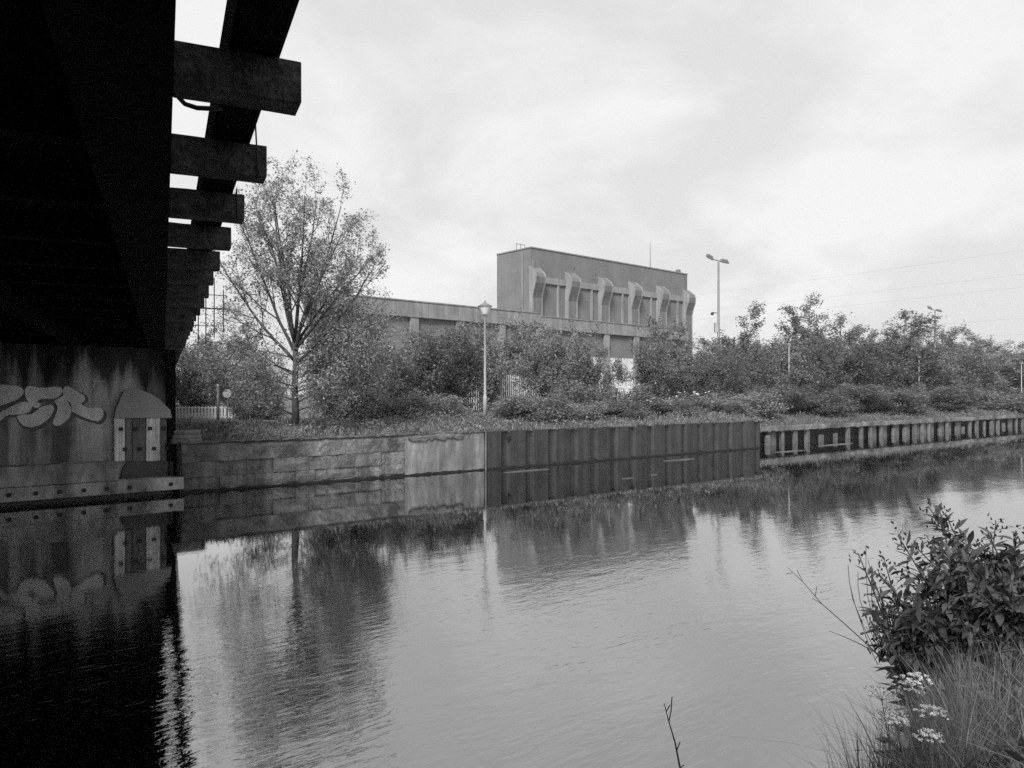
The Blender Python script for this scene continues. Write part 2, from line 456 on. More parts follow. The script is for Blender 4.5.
# ------------------------------------------------------------------ abutment under the bridge (canal frame)
KX = on_wall(172, 494, NW)[0]                                        # its right-hand corner
ab = empty('bridge_abutment', 'stained concrete bridge abutment with graffiti standing in the water', 'abutment', W(0, 0), TH)
VF = NW + 0.5
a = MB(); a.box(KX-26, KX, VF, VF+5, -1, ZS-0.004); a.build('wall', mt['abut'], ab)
a = MB(); a.box(KX-0.02, KX+0.20, VF-0.12, VF+7, -1, ZS-0.03); a.build('wing_wall', mt['soot'], ab, bevel=0.02)
bx1 = on_wall(118, 470, NW)[0]
a = MB(); a.box(KX-26, bx1, NW, VF-0.002, 0.44, 0.92); a.build('ledge_block', mt['abut_low'], ab, bevel=0.025)
a = MB(); a.box(KX-26, KX+0.28, NW-0.06, VF-0.004, 0.12, 0.435); a.build('waling_strip', mt['abut_low'], ab, bevel=0.015)
a = MB(); a.box(KX-26, KX+0.1, NW+0.28, VF-0.006, -1, 0.118); a.build('footing', mt['mortar'], ab)
for px, y in ((9, 495), (36, 493.3), (60, 491.7), (84, 490.2), (107, 488.8), (130, 487.2), (171, 484)):
    m0, z0 = on_wall(px, y, NW-0.06)
    a = MB(); a.box(m0-0.042, m0+0.042, NW-0.085, NW-0.055, z0-0.042, z0+0.042); a.build('bolt', mt['black'], ab)
VP = VF - 0.10                                                      # face of the timber fender
def poly_px(pts, n): return [on_wall(px, y, n) for px, y in pts]
house = poly_px([(114, 418), (115.5, 410), (123.5, 391.5), (128, 389.6), (138, 389), (151, 394), (160, 400), (170, 410), (171.5, 418)], VP)
a = MB(); a.prism(house, lambda p: (p[0], VP-0.03, p[1]), lambda p: (p[0], VF-0.002, p[1])); a.build('mortar_patch', mt['patch'], ab)
pl = [(114.2, 124.6, 'plank_pale'), (124.8, 132.6, 'plank_dark'), (132.8, 146.0, 'plank_dark'), (146.3, 160.0, 'plank_pale'), (160.3, 171.8, 'plank_dark')]
for i, (a0, a1, mm) in enumerate(pl):
    m0, _ = on_wall(a0, 440, VP); m1, _ = on_wall(a1, 440, VP)
    zt_ = on_wall(a0, 418.5, VP)[1]; zb_ = on_wall(a0, 461.5, VP)[1]
    a = MB(); a.box(m0, m1, VP + (0.01 if mm == 'plank_dark' else -0.012), VF-0.003, zb_, zt_)
    o = a.build('plank', mt[mm], ab, bevel=0.006)
    if mm == 'plank_pale': o['label'] = 'pale weathered plank'
for px, y in ((121, 429), (136, 429), (150, 428.4), (164, 428), (125, 449.2), (140, 449.2), (154, 448.6), (167.5, 448.3)):
    m0, z0 = on_wall(px, y, VP-0.01)
    a = MB(); a.box(m0-0.045, m0+0.045, VP-0.035, VP+0.012, z0-0.045, z0+0.045); a.build('bolt', mt['black'], ab)
sp = poly_px([(127, 463), (136, 461), (172.5, 461.2), (173, 479), (121, 479.5), (123, 468)], VP)
a = MB(); a.prism(sp, lambda p: (p[0], VP-0.02, p[1]), lambda p: (p[0], VF-0.002, p[1])); a.build('steel_plate', mt['iron'], ab)

def smooth_poly(pts, k=4):
    out = []; n = len(pts)
    for i in range(n):
        p0, p1, p2, p3 = (np.array(pts[(i+j-1) % n], float) for j in range(4))
        for q in range(k):
            t = q/k
            out.append(tuple(0.5*((2*p1) + (-p0+p2)*t + (2*p0-5*p1+4*p2-p3)*t*t + (-p0+3*p1-3*p2+p3)*t**3)))
    return out
GS = 7.877
graf = [
    [(-160, 150), (-60, 118), (60, 118), (140, 126), (182, 155), (180, 190), (140, 228), (90, 250), (30, 272), (-60, 290), (-170, 270)],
    [(-60, 400), (0, 335), (60, 302), (130, 267), (195, 250), (240, 268), (250, 300), (222, 334), (150, 350), (60, 356), (10, 395), (-40, 430)],
    [(200, 145), (235, 127), (330, 140), (445, 131), (490, 150), (482, 190), (430, 224), (330, 228), (290, 250), (325, 268), (300, 296), (262, 290), (215, 240), (196, 185)],
    [(135, 368), (175, 352), (250, 345), (325, 292), (395, 275), (425, 298), (402, 360), (335, 420), (262, 449), (200, 444), (155, 412)],
    [(440, 236), (497, 200), (492, 165), (515, 130), (550, 132), (610, 170), (662, 203), (665, 240), (640, 268), (700, 300), (775, 294), (813, 322), (808, 370), (770, 404), (700, 388), (600, 346), (562, 318), (560, 268), (520, 236), (470, 228)],
    [(428, 242), (470, 224), (520, 238), (548, 280), (560, 330), (538, 382), (482, 430), (440, 440), (415, 418), (430, 370), (452, 310), (444, 272)],
]
def graf_pts(poly, grow, dx_, dy_):
    P = np.array(smooth_poly(poly)); c = P.mean(0)
    d = P - c; ln = np.linalg.norm(d, axis=1, keepdims=True)
    P = c + d*(1 + grow/np.maximum(ln, 40)) + (dx_, dy_)
    return [on_wall(x/GS, 370 + y/GS, VF) for x, y in P]
dk = MB(); lt = MB()
for i, g in enumerate(graf):
    q = graf_pts(g, 16, 12, 12)
    o0 = 0.002 + 0.0007*i
    dk.prism(q, lambda p: (p[0], VF-o0, p[1]), lambda p: (p[0], VF+0.01, p[1]))
    q = graf_pts(g, 0, 0, 0)
    o1 = 0.010 + 0.0007*i
    lt.prism(q, lambda p: (p[0], VF-o1, p[1]), lambda p: (p[0], VF-0.0065, p[1]))
dk.build('graffiti_outline', mt['paint_dark'], ab)
tg = lt
for (x0, y0, x1, y1) in ((575, 92, 640, 86), (628, 90, 660, 140), (655, 85, 690, 140), (740, 85, 735, 140), (745, 90, 830, 88), (770, 135, 820, 120)):
    p0 = on_wall(x0/GS, 370+y0/GS, VF); p1 = on_wall(x1/GS, 370+y1/GS, VF)
    tg.tube([(p0[0], VF-0.002, p0[1]), (p1[0], VF-0.002, p1[1])], 0.010, 5)
lt.build('graffiti', mt['paint_pale'], ab)

# ------------------------------------------------------------------ canal walls
m_b = on_wall(485, 470, NW)[0]; m_c = on_wall(759, 447, NW)[0]; m_s = on_wall(405, 476, NW)[0]
cw = empty('canal_wall', 'weathered stone and concrete canal wall between the bridge and the sheet piles', 'canal wall', W(0, 0), TH)
rs = random.Random(11)
a = MB(); a.box(KX+0.22, m_b, NW+0.06, NW+0.9, -1, 1.255); a.build('mortar_core', mt['mortar'], cw)
st = MB()
z = -0.35
for h in (0.44, 0.31, 0.40):
    x = KX + 0.24 - rs.random()*0.3
    while x < m_s + 0.4:
        l = rs.uniform(0.35, 1.25); o = rs.uniform(-0.03, 0.022)
        x0, x1 = max(x, KX+0.24), min(x+l-0.009, m_s+0.5)
        if x1 - x0 > 0.06:
            # a stone with an uneven face
            n = 4; gv = []; gf = []
            for iz in range(3):
                for ix in range(n+1):
                    ed = 0.02 if ix in (0, n) or iz in (0, 2) else 0
                    gv.append((x0+(x1-x0)*ix/n, NW+o+ed+rs.uniform(-.012, .012), z+(h-0.008)*iz/2+rs.uniform(-.006, .006)))
            for iz in range(2):
                for ix in range(n):
                    b = iz*(n+1)+ix; gf.append((b, b+1, b+n+2, b+n+1))
            b0 = len(gv)
            for (ix, iz) in ((0, 0), (n, 0), (n, 2), (0, 2)):
                p = gv[iz*(n+1)+ix]; gv.append((p[0], NW+0.09, p[2]))
            gf += [(0, b0, b0+3, 2*(n+1)), (n, 2*(n+1)+n, b0+2, b0+1)]
            gf += [tuple(list(range(n+1)) + [b0+1, b0]), tuple([2*(n+1)+i for i in range(n+1)][::-1] + [b0+3, b0+2])]
            st.add(gv, gf)
        x += l
    z += h
st.build('stonework', mt['stone'], cw)
def rough_slab(x0, x1, z0, ztop, seed, jag, n_y=NW, thick=0.85, step=0.12, off=0.0, jz=0.03):
    """slab whose face and upper edge are uneven"""
    r = random.Random(seed); m_ = MB(); n = int((x1-x0)/step); rows = 5; v = []; f = []
    e = 0.0
    for i in range(n+1):
        e = e*0.82 + r.uniform(-jag, jag)
        for k in range(rows):
            v.append((x0+(x1-x0)*i/n, n_y+off+r.uniform(-.012, .012)+(0.03 if k == rows-1 else 0), z0+(ztop-z0)*k/(rows-1)+(e if k == rows-1 else (r.uniform(-jz, jz)*.5 if k == 0 else 0))))
        v.append((x0+(x1-x0)*i/n, n_y+thick, ztop)); v.append((x0+(x1-x0)*i/n, n_y+thick, z0))
    q = rows+2
    for i in range(n):
        for k in range(q):
            f.append((i*q+k, (i+1)*q+k, (i+1)*q+(k+1) % q, i*q+(k+1) % q))
    f += [tuple(range(q))[::-1], tuple(n*q+k for k in range(q))]
    m_.add(v, f); return m_
rough_slab(KX+0.23, m_s+0.02, 0.80, 1.29, 3, 0.012, off=-0.01).build('concrete_band', mt['wallconc'], cw)
rough_slab(m_s, m_b-0.05, -0.6, 1.30, 8, 0.02, off=-0.035).build('concrete_facing', mt['smoothconc'], cw)
rough_slab(KX+0.23, m_b-0.05, 1.292, 1.335, 5, 0.006, off=-0.03, thick=0.4).build('coping', mt['pile'], cw)
a = rough_slab(m_s+0.1, m_s+2.2, 1.14, 1.27, 21, 0.02, off=-0.075, thick=0.1, jz=0.12); a.build('broken_edge', mt['mortar'], cw)

def wet_band(parent, x0, x1, y, seed):
    r_ = random.Random(seed); m_ = MB(); n = int((x1-x0)/0.15); v = []; f = []
    for i in range(n+1):
        x_ = x0+(x1-x0)*i/n; t_ = 0.035+abs(r_.gauss(0, .025)); o_ = y-0.012-abs(r_.gauss(0, .008))
        v += [(x_, o_, -.2), (x_, o_, t_), (x_, y+.1, t_+.02), (x_, y+.1, -.2)]
    for i in range(n):
        for k in range(4): f.append((i*4+k, (i+1)*4+k, (i+1)*4+(k+1) % 4, i*4+(k+1) % 4))
    f += [(0, 1, 2, 3), (n*4+3, n*4+2, n*4+1, n*4)]
    m_.add(v, f); m_.build('slime_band', mt['slime'], parent)
mt['slime'] = mottled('black_slime', 0.018, 0.4, 6, 0.8, 0.4, spec=0.1)
wet_band(cw, KX+0.26, m_b-0.05, NW-0.03, 1)
# steel sheet piles
shp = empty('sheet_pile_wall', 'dark corrugated steel sheet pile wall along the far bank', 'sheet pile wall', W(0, 0), TH)
s = MB(); prof = []
x = m_b
pitch = (m_c - m_b)/15
for k in range(15):
    q = pitch*k + m_b; j = rs.uniform(-.03, .03)
    prof += [(q+0.0, 0.0), (q+pitch*0.62+j, 0.0), (q+pitch*0.70+j, 0.13), (q+pitch*0.93, 0.13)]
prof.append((m_c, 0.0))
v = []; f = []
tops = []
for i, (px_, o) in enumerate(prof):
    t_ = 1.31 + rs.uniform(-.012, .012)
    v += [(px_, NW-0.03+o, -1.2), (px_, NW-0.03+o, t_), (px_, NW-0.03+o+0.018, t_), (px_, NW-0.03+o+0.018, -1.2)]
for i in range(len(prof)-1):
    for k in range(4): f.append((i*4+k, (i+1)*4+k, (i+1)*4+(k+1) % 4, i*4+(k+1) % 4))
f += [(0, 1, 2, 3), tuple(len(v)-4+k for k in (3, 2, 1, 0))]
s.add(v, f); s.build('steel_sheet', mt['sheet'], shp)
s = MB(); s.box(m_b-0.03, m_c+0.0, NW+0.13, NW+0.6, -1, 1.27); s.build('backfill', mt['earth'], shp)
s = MB(); s.box(m_c-0.02, m_c+0.03, NW-0.035, NW+1.1, -1, 1.3); s.build('end_plate', mt['sheet'], shp)
s = MB(); s.tube([(m_b-0.02, NW-0.07, -0.6), (m_b-0.02, NW-0.07, 1.33)], 0.03, 8); s.build('corner_post', mt['smoothconc'], shp)
m0, z0 = on_wall(509, 438, NW-0.03)
s = MB(); s.box(m0-0.09, m0+0.09, NW-0.05, NW-0.02, z0-0.07, z0+0.07); s.build('drain_flap', mt['black'], shp)

wet_band(shp, m_b, m_c, NW-0.04, 2)
# post and panel wall further right
NP = 21.9
pw = empty('post_and_panel_wall', 'old canal wall of pale concrete posts and dark panels, beyond the sheet piles', 'canal wall', W(0, 0), TH)
m_p0 = on_wall(761, 446, NP)[0]
s = MB(); s.box(m_p0-0.5, m_p0+90, NP+0.34, NP+0.8, -1, 0.93); s.build('panel_backing', mt['recess'], pw)
k = 0; x = m_p0 + 0.45
while x < m_p0 + 60:
    w = rs.uniform(0.24, 0.34); t_ = 0.72 + rs.uniform(-.05, .04)
    s = MB(); s.box(x, x+w, NP-0.06+rs.uniform(-.03, .03), NP+0.10, -1, t_); o = s.build('post', mt['pile'], pw, bevel=0.02)
    o.rotation_euler.y = rs.uniform(-.01, .01)
    if 14 < x - m_p0 < 25 or rs.random() < 0.1:
        s = MB(); s.box(x+w+0.02, x+1.1, NP+0.11, NP+0.2, -1, 0.74+rs.uniform(-.1, .08)); s.build('panel', mt['pile'], pw, bevel=0.01)
    x += rs.uniform(1.1, 1.65)
rough_slab(m_p0-0.6, m_p0+62, 0.70, 0.95, 31, 0.03, n_y=NP, off=-0.14, thick=0.5, step=0.2, jz=0.07).build('cap', mt['wallconc'], pw)

# ------------------------------------------------------------------ industrial building
BA = math.atan2(0.658, 0.752)
L0 = Vector((2.1, 85, 1.5))
bld = empty('industrial_building', 'long brick and concrete industrial building with a tall ribbed hall', 'building', L0, BA)
ZT = lambda z: z - 1.5
LX0, LX1 = -25.0, 29.0
b = MB(); b.box(LX0, LX1, 0.25, 4, ZT(7.12), ZT(10.2)); b.box(LX0, 1.0, 0.25, 4, ZT(10.2), ZT(11.5)); b.box(LX0, 1.5, 0.25, 4, -.5, ZT(7.12)); b.box(1.0, LX1, 0.25, 2.6, ZT(10.2), ZT(11.2))
b.build('brick_wall', mt['brick'], bld)
b = MB(); b.box(1.502, LX1, 0.22, 3.9, -0.5, ZT(7.1)); b.build('painted_plinth', mt['white'], bld)
b = MB(); q = LX0-0.2
while q < 1.3:
    q2 = min(q+3.75, 1.35); o_ = rs.uniform(-.03, .0); b.box(q, q2-0.05, -0.12+o_, 4.2, ZT(10.15), ZT(11.66)); q = q2
b.box(LX0-0.25, 1.35, -0.2, 4.3, ZT(11.66), ZT(11.78)); b.build('parapet', mt['concrete'], bld)
b = MB(); q = 1.36
while q < LX1:
    q2 = min(q+3.75, LX1+0.2); o_ = rs.uniform(-.03, .0); b.box(q, q2-0.05, -0.12+o_, 2.7, ZT(9.95), ZT(11.34)); q = q2
b.box(1.36, LX1+0.25, -0.2, 2.75, ZT(11.34), ZT(11.45)); b.build('parapet', mt['concrete'], bld)
cx = 1.42 - 5.65*4
while cx < LX1:
    b = MB(); b.box(cx-0.48, cx+0.48, -0.06, 0.21, -0.4, ZT(10.14 if cx < 0.8 else 9.94)); b.build('column', mt['palecon'], bld, bevel=0.02)
    cx += 5.65
q = 0.0
k = (621-512)/F
tt = (k*85-2.1)/(0.752-k*0.658); dd = 85+0.658*tt
zz = CAMZ + (HZ-372.5)*dd/F
b = MB(); b.box(tt-0.5, tt+0.5, 0.17, 0.3, ZT(zz-0.9), ZT(zz+0.25))
b.lathe([(0.5, 0), (0.5, 0.1)], (0, 0, 0), 16)
v_ = b.v[8:]; b.v[8:] = [(tt+p[0], 0.17+(p[2]*1.2), ZT(zz+0.25)+p[1]) for p in v_]
b.build('arched_opening', mt['black'], bld)
# tall hall
TX, TY, TL, TD = 2.79, 3.0, 30.5, 6.2
TT = 19.75
b = MB(); b.box(TX, TX+TL, TY, TY+TD, ZT(7), ZT(TT)); b.build('hall_wall', mt['brick'], bld)
b = MB(); b.box(TX-0.08, TX+TL+0.08, TY-0.08, TY+0.25, ZT(TT), ZT(TT+0.14)); b.box(TX-0.08, TX+0.2, TY+0.252, TY+TD, ZT(TT), ZT(TT+0.14)); b.box(TX+TL-0.2, TX+TL+0.08, TY+0.252, TY+TD, ZT(TT), ZT(TT+0.14))
b.build('coping', mt['concrete'], bld)
zl0, zl1 = 15.75, 16.5
def rib(x, w=0.66, e=0.0):
    r_ = MB()
    P = [(0.0, 8.0), (-0.5, 8.0), (-0.5, 13.9), (-0.66, 14.5), (-1.05, 15.6), (-1.1, 16.3), (-0.9, 16.75), (0.0, 17.5)]
    P = [(y-e if y < -.1 else y, z+(e*.6 if z > 16 else 0)) for y, z in P]; n = len(P)
    v = [(x-w, TY-0.003+y, ZT(z)) for y, z in P] + [(x+w, TY-0.003+y, ZT(z)) for y, z in P]
    r_.add(v, [tuple(range(n)), tuple(range(n, 2*n))[::-1]] + [(i, i+n, (i+1) % n+n, (i+1) % n) for i in range(n)])
    return r_
for k in range(6):
    x = TX + 0.55 + k*(TL-0.9)/5
    rb_ = rib(x).build('rib', mt['ribconc'], bld)
    for sg in (-1, 1): rib(x + sg*0.752, 0.09, 0.05).build('rib_edge', mt['palecon'], rb_)
    if k < 5:
        x2 = TX + 0.55 + (k+1)*(TL-0.9)/5
        b = MB(); b.box(x+0.845, x2-0.845, TY-0.22, TY-0.004, ZT(zl0), ZT(zl1)); b.build('lintel', mt['palecon'], bld)
        for fr in (0.70,):
            xx = x + 0.85 + (x2-x-1.7)*fr
            b = MB(); b.box(xx-0.14, xx+0.14, TY-0.2, TY-0.003, ZT(9), ZT(zl0-0.01)); b.build('pilaster', mt['palecon'], bld)
b = MB()
for k in range(3): b.tube([(TX+0.8+k*0.7, TY+3.5, ZT(TT)), (TX+0.8+k*0.7, TY+3.5, ZT(TT+1.1))], 0.04, 5)
b.tube([(TX+0.8, TY+3.5, ZT(TT+1.1)), (TX+2.2, TY+3.5, ZT(TT+1.1))], 0.04, 5)
b.build('roof_railing', mt['steel'], bld)
b = MB(); b.tube([(TX+24.6, TY+2, ZT(TT)), (TX+24.6, TY+2, ZT(TT+4.2))], [0.07, 0.03], 5); b.build('aerial', mt['steel'], bld)
b = MB(); b.box(TX+TL-0.7, TX+TL-0.2, TY+1, TY+1.5, ZT(TT+0.14), ZT(TT+0.8)); b.build('vent', mt['steel'], bld)
b = MB(); b.box(TX+0.02, TX+0.5, TY-0.12, TY-0.085, ZT(12), ZT(18.4)); b.tube([(TX-0.1, TY+1.4, ZT(11)), (TX-0.1, TY+1.4, ZT(TT-0.3))], 0.09, 6)
b.build('downpipe', mt['concrete'], bld)
for (x, z) in ((6.9, 18.4), (10.8, 18.1)):
    b = MB(); b.box(TX+x, TX+x+0.1, TY-0.05, TY-0.002, ZT(z-1), ZT(z)); b.box(TX+x+0.5, TX+x+0.6, TY-0.05, TY-0.002, ZT(z-1), ZT(z)); b.box(TX+x+0.1, TX+x+0.5, TY-0.05, TY-0.002, ZT(z-.3), ZT(z-.2))
    b.build('wall_fitting', mt['steel'], bld)

# ------------------------------------------------------------------ street furniture
def gpt(px, d):
    p = at(px, d); p.z = ground_z(p.x, p.y); return p
def make_lamp(h, label, px, d):
    t = empty('street_lamp', label, 'street lamp', gpt(px, d), 0, None)
    m_ = MB(); m_.lathe([(0.085, -0.1), (0.085, 0.9), (0.07, 0.95), (0.05, 1.0), (0.042, h-0.55), (0.06, h-0.53), (0.06, h-0.5)], sides=12); m_.build('post', mt['steelpale'], t, True)
    m_ = MB(); m_.lathe([(0.10, h-0.5), (0.13, h-0.46), (0.25, h-0.20), (0.27, h-0.16)], sides=14); m_.build('lantern', mt['glass'], t, True)
    m_ = MB(); m_.lathe([(0.30, h-0.16), (0.29, h-0.13), (0.16, h-0.05), (0.06, h-0.01), (0.03, h+0.07), (0.01, h+0.12)], sides=14); m_.build('cap', mt['steel'], t, True)
    return t
lamp0 = make_lamp(4.75, 'tall pale lamp post with a lantern head standing beside the sheet pile wall', 485, 31)
for px, d, h, lab in ((789, 55, 4.45, 'slim lamp post in front of the pointed trees, nearest of the slim lamp posts'),
                      (919, 66, 4.05, 'slim lamp post standing in front of the dense trees beneath the farther floodlight mast'),
                      (1021.5, 78, 4.1, 'farthest slim lamp post, at the right edge of the trees')):
    t = empty('street_lamp', lab, 'street lamp', gpt(px, d), 0, 'slim lamp posts on the far bank')
    m_ = MB(); m_.lathe([(0.07, -0.1), (0.07, 0.8), (0.045, 0.85), (0.028, h-0.1)], sides=10); m_.build('post', mt['steelpale'], t, True)
    m_ = MB(); m_.lathe([(0.05, h-0.14), (0.12, h-0.10), (0.15, h-0.04)], sides=12); m_.build('lantern', mt['glass'], t, True)
    m_ = MB(); m_.lathe([(0.17, h-0.04), (0.14, h+0.02), (0.03, h+0.07)], sides=12); m_.build('cap', mt['steel'], t, True)
def make_mast(px, d, ytop, label, with_box):
    p = gpt(px, d); h = CAMZ + (HZ-ytop)*d/F - p.z
    t = empty('floodlight_mast', label, 'floodlight mast', p, 0, 'floodlight masts behind the trees')
    m_ = MB(); m_.lathe([(0.2, 0), (0.2, 1.2), (0.17, 1.3), (0.11, h)], sides=10); m_.build('mast_pole', mt['steel'], t, True)
    m_ = MB(); m_.tube([(-1.15, 0, h+0.45), (0.85, 0, h-0.12)], 0.06, 6); m_.build('crossarm', mt['steel'], t)
    for x, a_, zq in ((-1.0, 0.55, 0.42), (0.6, 0.2, -0.05)):
        M_ = Matrix.Translation((x, 0, h+zq)) @ Matrix.Rotation(a_, 4, 'Y') @ Matrix.Rotation(R(28), 4, 'X')
        m_ = MB(); m_.box(-0.42, 0.42, -0.35, 0.35, 0.03, 0.22, M_); m_.box(-0.3, 0.3, -0.2, 0.2, 0.22, 0.34, M_); m_.build('floodlight', mt['steel'], t, bevel=0.03)
    if with_box:
        m_ = MB(); m_.box(-0.42, -0.12, -0.2, 0.2, h-7.4, h-6.4); m_.build('control_box', mt['steelpale'], t)
        m_ = MB(); m_.tube([(0, 0, h-5.4), (-0.6, 0, h-5.3)], 0.04, 5); m_.lathe([(0.05, -0.25), (0.17, -0.2), (0.17, 0.0), (0.05, 0.05)], (-0.65, 0, h-5.35), 10); m_.build('security_camera', mt['black'], t)
    return t
make_mast(718.5, 80, 262, 'tall floodlight mast with twin lamps and security camera beside the ribbed building', True)
make_mast(935, 128, 311, 'distant floodlight mast rising above the dense trees', False)

# palisade fence behind the shrubs
def palisade(name, label, p0, p1, h, gap, w, mat):
    d = (p1-p0); ln = d.length; ang = math.atan2(d.y, d.x)
    t = empty(name, label, 'fence', p0, ang)
    m_ = MB(); r = random.Random(2); x = 0
    while x < ln:
        m_.add([(x, 0, 0.05), (x+w, 0, 0.05), (x+w, 0.02, 0.05), (x, 0.02, 0.05), (x, 0, h-0.1), (x+w, 0, h-0.1), (x+w, 0.02, h-0.1), (x, 0.02, h-0.1), (x+w/2, 0.01, h+r.uniform(-.02, .02))],
               [(0, 1, 5, 4), (1, 2, 6, 5), (2, 3, 7, 6), (3, 0, 4, 7), (4, 5, 8), (5, 6, 8), (6, 7, 8), (7, 4, 8)])
        x += gap
    m_.build('pales', mat, t)
    m_ = MB(); m_.box(0, ln, 0.022, 0.06, h*0.22, h*0.22+0.05); m_.box(0, ln, 0.022, 0.06, h*0.82, h*0.82+0.05); m_.build('rail', mat, t)
    x = 0
    while x < ln:
        m_ = MB(); m_.box(x, x+0.08, 0.062, 0.14, 0, h*0.95); m_.build('post', mat, t); x += 2.75
    return t
f0 = at(425, 44); f1 = at(600, 57)
f0.z = ground_z(f0.x, f0.y); f1.z = f0.z
palisade('palisade_fence', 'pale steel palisade fence showing through the shrubs by the building', f0, f1, 2.3, 0.2, 0.09, mt['white'])
f0 = at(168, 31.5); f1 = at(242, 32); f0.z = 1.50; f1.z = 1.50
palisade('picket_fence', 'low pale picket fence beside the round sign', f0, f1, 0.62, 0.13, 0.075, mt['white'])
t = empty('round_sign', 'pale round sign on a thin post beside the low picket fence', 'sign', gpt(227.5, 29))
m_ = MB(); m_.tube([(0, 0, -0.1), (0, 0, 1.1)], 0.025, 8); m_.build('post', mt['steel'], t)
m_ = MB(); m_.lathe([(0.165, -0.012), (0.165, 0.012)], sides=24); m_.v = [(x, y_, z) for x, y_, z in [(p[0], p[2]-0.04, p[1]+1.05) for p in m_.v]]; m_.build('disc', mt['steelpale'], t)
p = gpt(218, 29)
m_ = MB(); m_.lathe([(0.05, -0.1), (0.05, 1.38), (0.035, 1.42)], sides=10)
o = m_.build('marker_post', mt['steelpale'], None, True); o.location = p; tag(o, 'plain pale post standing left of the round sign', 'post')
# concrete blocks by the abutment
pm, _ = on_wall(186, 444, NW+0.5)
t = empty('concrete_block', 'stack of rough concrete slabs on the wall top beside the bridge', 'concrete block', W(pm, NW+0.45, 1.3), TH)
for k in range(3):
    m_ = MB(); m_.box(-0.42+0.03*k, 0.36-0.02*k, -0.2+0.02*k, 0.3, 0.11*k, 0.11*k+0.105); m_.build('slab', mt['smoothconc'], t, bevel=0.02)
pm, _ = on_wall(200.5, 444, NW+0.5)
m_ = MB(); m_.lathe([(0.09, -0.1), (0.09, 0.3), (0.05, 0.34)], sides=10)
o = m_.build('bollard', mt['iron'], None, True); o.location = W(pm, NW+0.42, 1.3); tag(o, 'short dark iron mooring bollard beside the concrete slabs', 'bollard')

# anti-climb grille on the bridge at the far bank
t = empty('wire_grille', 'dark open wire grille hanging below the bridge edge beside the tree', 'grille', bl(0, 0, 0), BANG)
m_ = MB()
for k, (x, z0, z1) in enumerate(((0.62, 4.1, 4.9), (0.82, 3.95, 5.3), (1.0, 3.9, 5.6), (1.2, 4.05, 5.6), (1.42, 4.2, 5.3))):
    m_.tube([(x, 21, z0), (x, 21, z1)], 0.014, 5)
for z, x0, x1 in ((4.35, 0.55, 1.25), (4.8, 0.5, 1.5), (5.15, 0.5, 1.5)):
    m_.tube([(x0, 21, z), (x1, 21, z)], 0.011, 5)
m_.build('bars', mt['black'], t)
m_ = MB(); m_.tube([(0.44, 21.0, 4.8), (1.45, 21.0, 4.8)], 0.02, 5); m_.tube([(0.44, 21, 4.08), (0.60, 21, 4.8)], 0.02, 5); m_.build('support_arm', mt['black'], t)

# overhead power lines
ordn = ['topmost', 'second from top', 'third from top', 'fourth from top', 'lowest']
for k, y in enumerate((250, 274, 287, 318, 334)):
    hgt = CAMZ + (HZ-y)*150/F
    A = Vector((137, 100, hgt+0.8)); B = Vector((101.05, 150, hgt)); Cc = Vector((53.9, 218, hgt+0.2)); D = Vector((32, 260, hgt+1.6))
    loose('power_line', f'{ordn[k]} of five thin power lines crossing the sky above the trees', 'power line', [A, B, (B+Cc)/2 - Vector((0, 0, .25)), Cc, D], 0.016, mt['steelpale'], 'overhead power lines', 4)

# ------------------------------------------------------------------ plants
class Plant:
    def __init__(s, seed): s.r = np.random.default_rng(seed); s.mb = MB(); s.tw = []
    def branch(s, p, d, L, r, lvl, cfg):
        rng = s.r; n = cfg['seg'][lvl]; pts = [np.array(p, float)]; dirs = []
        d = np.array(d, float)/np.linalg.norm(d)
        for i in range(n):
            d = d + rng.normal(0, cfg['wob'][lvl], 3) + np.array([0, 0, cfg['trop'][lvl]])
            d /= np.linalg.norm(d); pts.append(pts[-1] + d*L/n); dirs.append(d.copy())
        rad = [max(r*(1-0.75*i/n), 0.004) for i in range(n+1)]
        if lvl <= cfg['tube']: s.mb.tube([tuple(q) for q in pts], rad, 7 if lvl == 0 else (5 if lvl == 1 else 3), cap=(lvl == 0))
        last = len(cfg['kids'])
        if lvl >= last - cfg.get('leaf_lv', 1) + 1: s.tw.append((np.array(pts), lvl))
        if lvl < last:
            k = cfg['kids'][lvl]; ph = rng.uniform(0, 6.28)
            for j in range(k):
                fr = cfg['f0'][lvl] + (1-cfg['f0'][lvl])*((j+rng.uniform(0.2, 0.8))/k)
                x = fr*n; i = min(int(x), n-1); q = pts[i] + (pts[i+1]-pts[i])*(x-i); dd = dirs[i]
                ph += 2.4 + rng.normal(0, .3)
                u = np.cross(dd, [0, 0, 1.0]); u = u/np.linalg.norm(u) if np.linalg.norm(u) > 1e-3 else np.array([1.0, 0, 0])
                w = np.cross(dd, u)
                an = R(cfg['ang'][lvl]) + rng.normal(0, .15)
                nd = dd*math.cos(an) + (u*math.cos(ph)+w*math.sin(ph))*math.sin(an)
                sh = cfg['shape'][lvl]
                s.branch(q, nd, L*cfg['ratio'][lvl]*(1 - sh*(fr-cfg['f0'][lvl])/(1-cfg['f0'][lvl]+1e-6))*rng.uniform(1-cfg.get('vary', .25), 1+cfg.get('vary', .2)*.8), max(r*(1-0.75*fr)*0.6, 0.005), lvl+1, cfg)
    def leaves(s, N, size, spread, flat=0.5, aspect=0.5, droop=0.0):
        rng = s.r
        seg = [(t[i], t[i+1]) for t, lv in s.tw for i in range(len(t)-1)]
        A = np.array([a for a, b in seg]); B = np.array([b for a, b in seg])
        ln = np.linalg.norm(B-A, axis=1); pr = ln/ln.sum()
        idx = rng.choice(len(seg), N, p=pr); t = rng.random((N, 1))
        c = A[idx]*(1-t) + B[idx]*t + rng.normal(0, spread, (N, 3))
        return leaf_quads(c, rng, size, flat, aspect, droop)
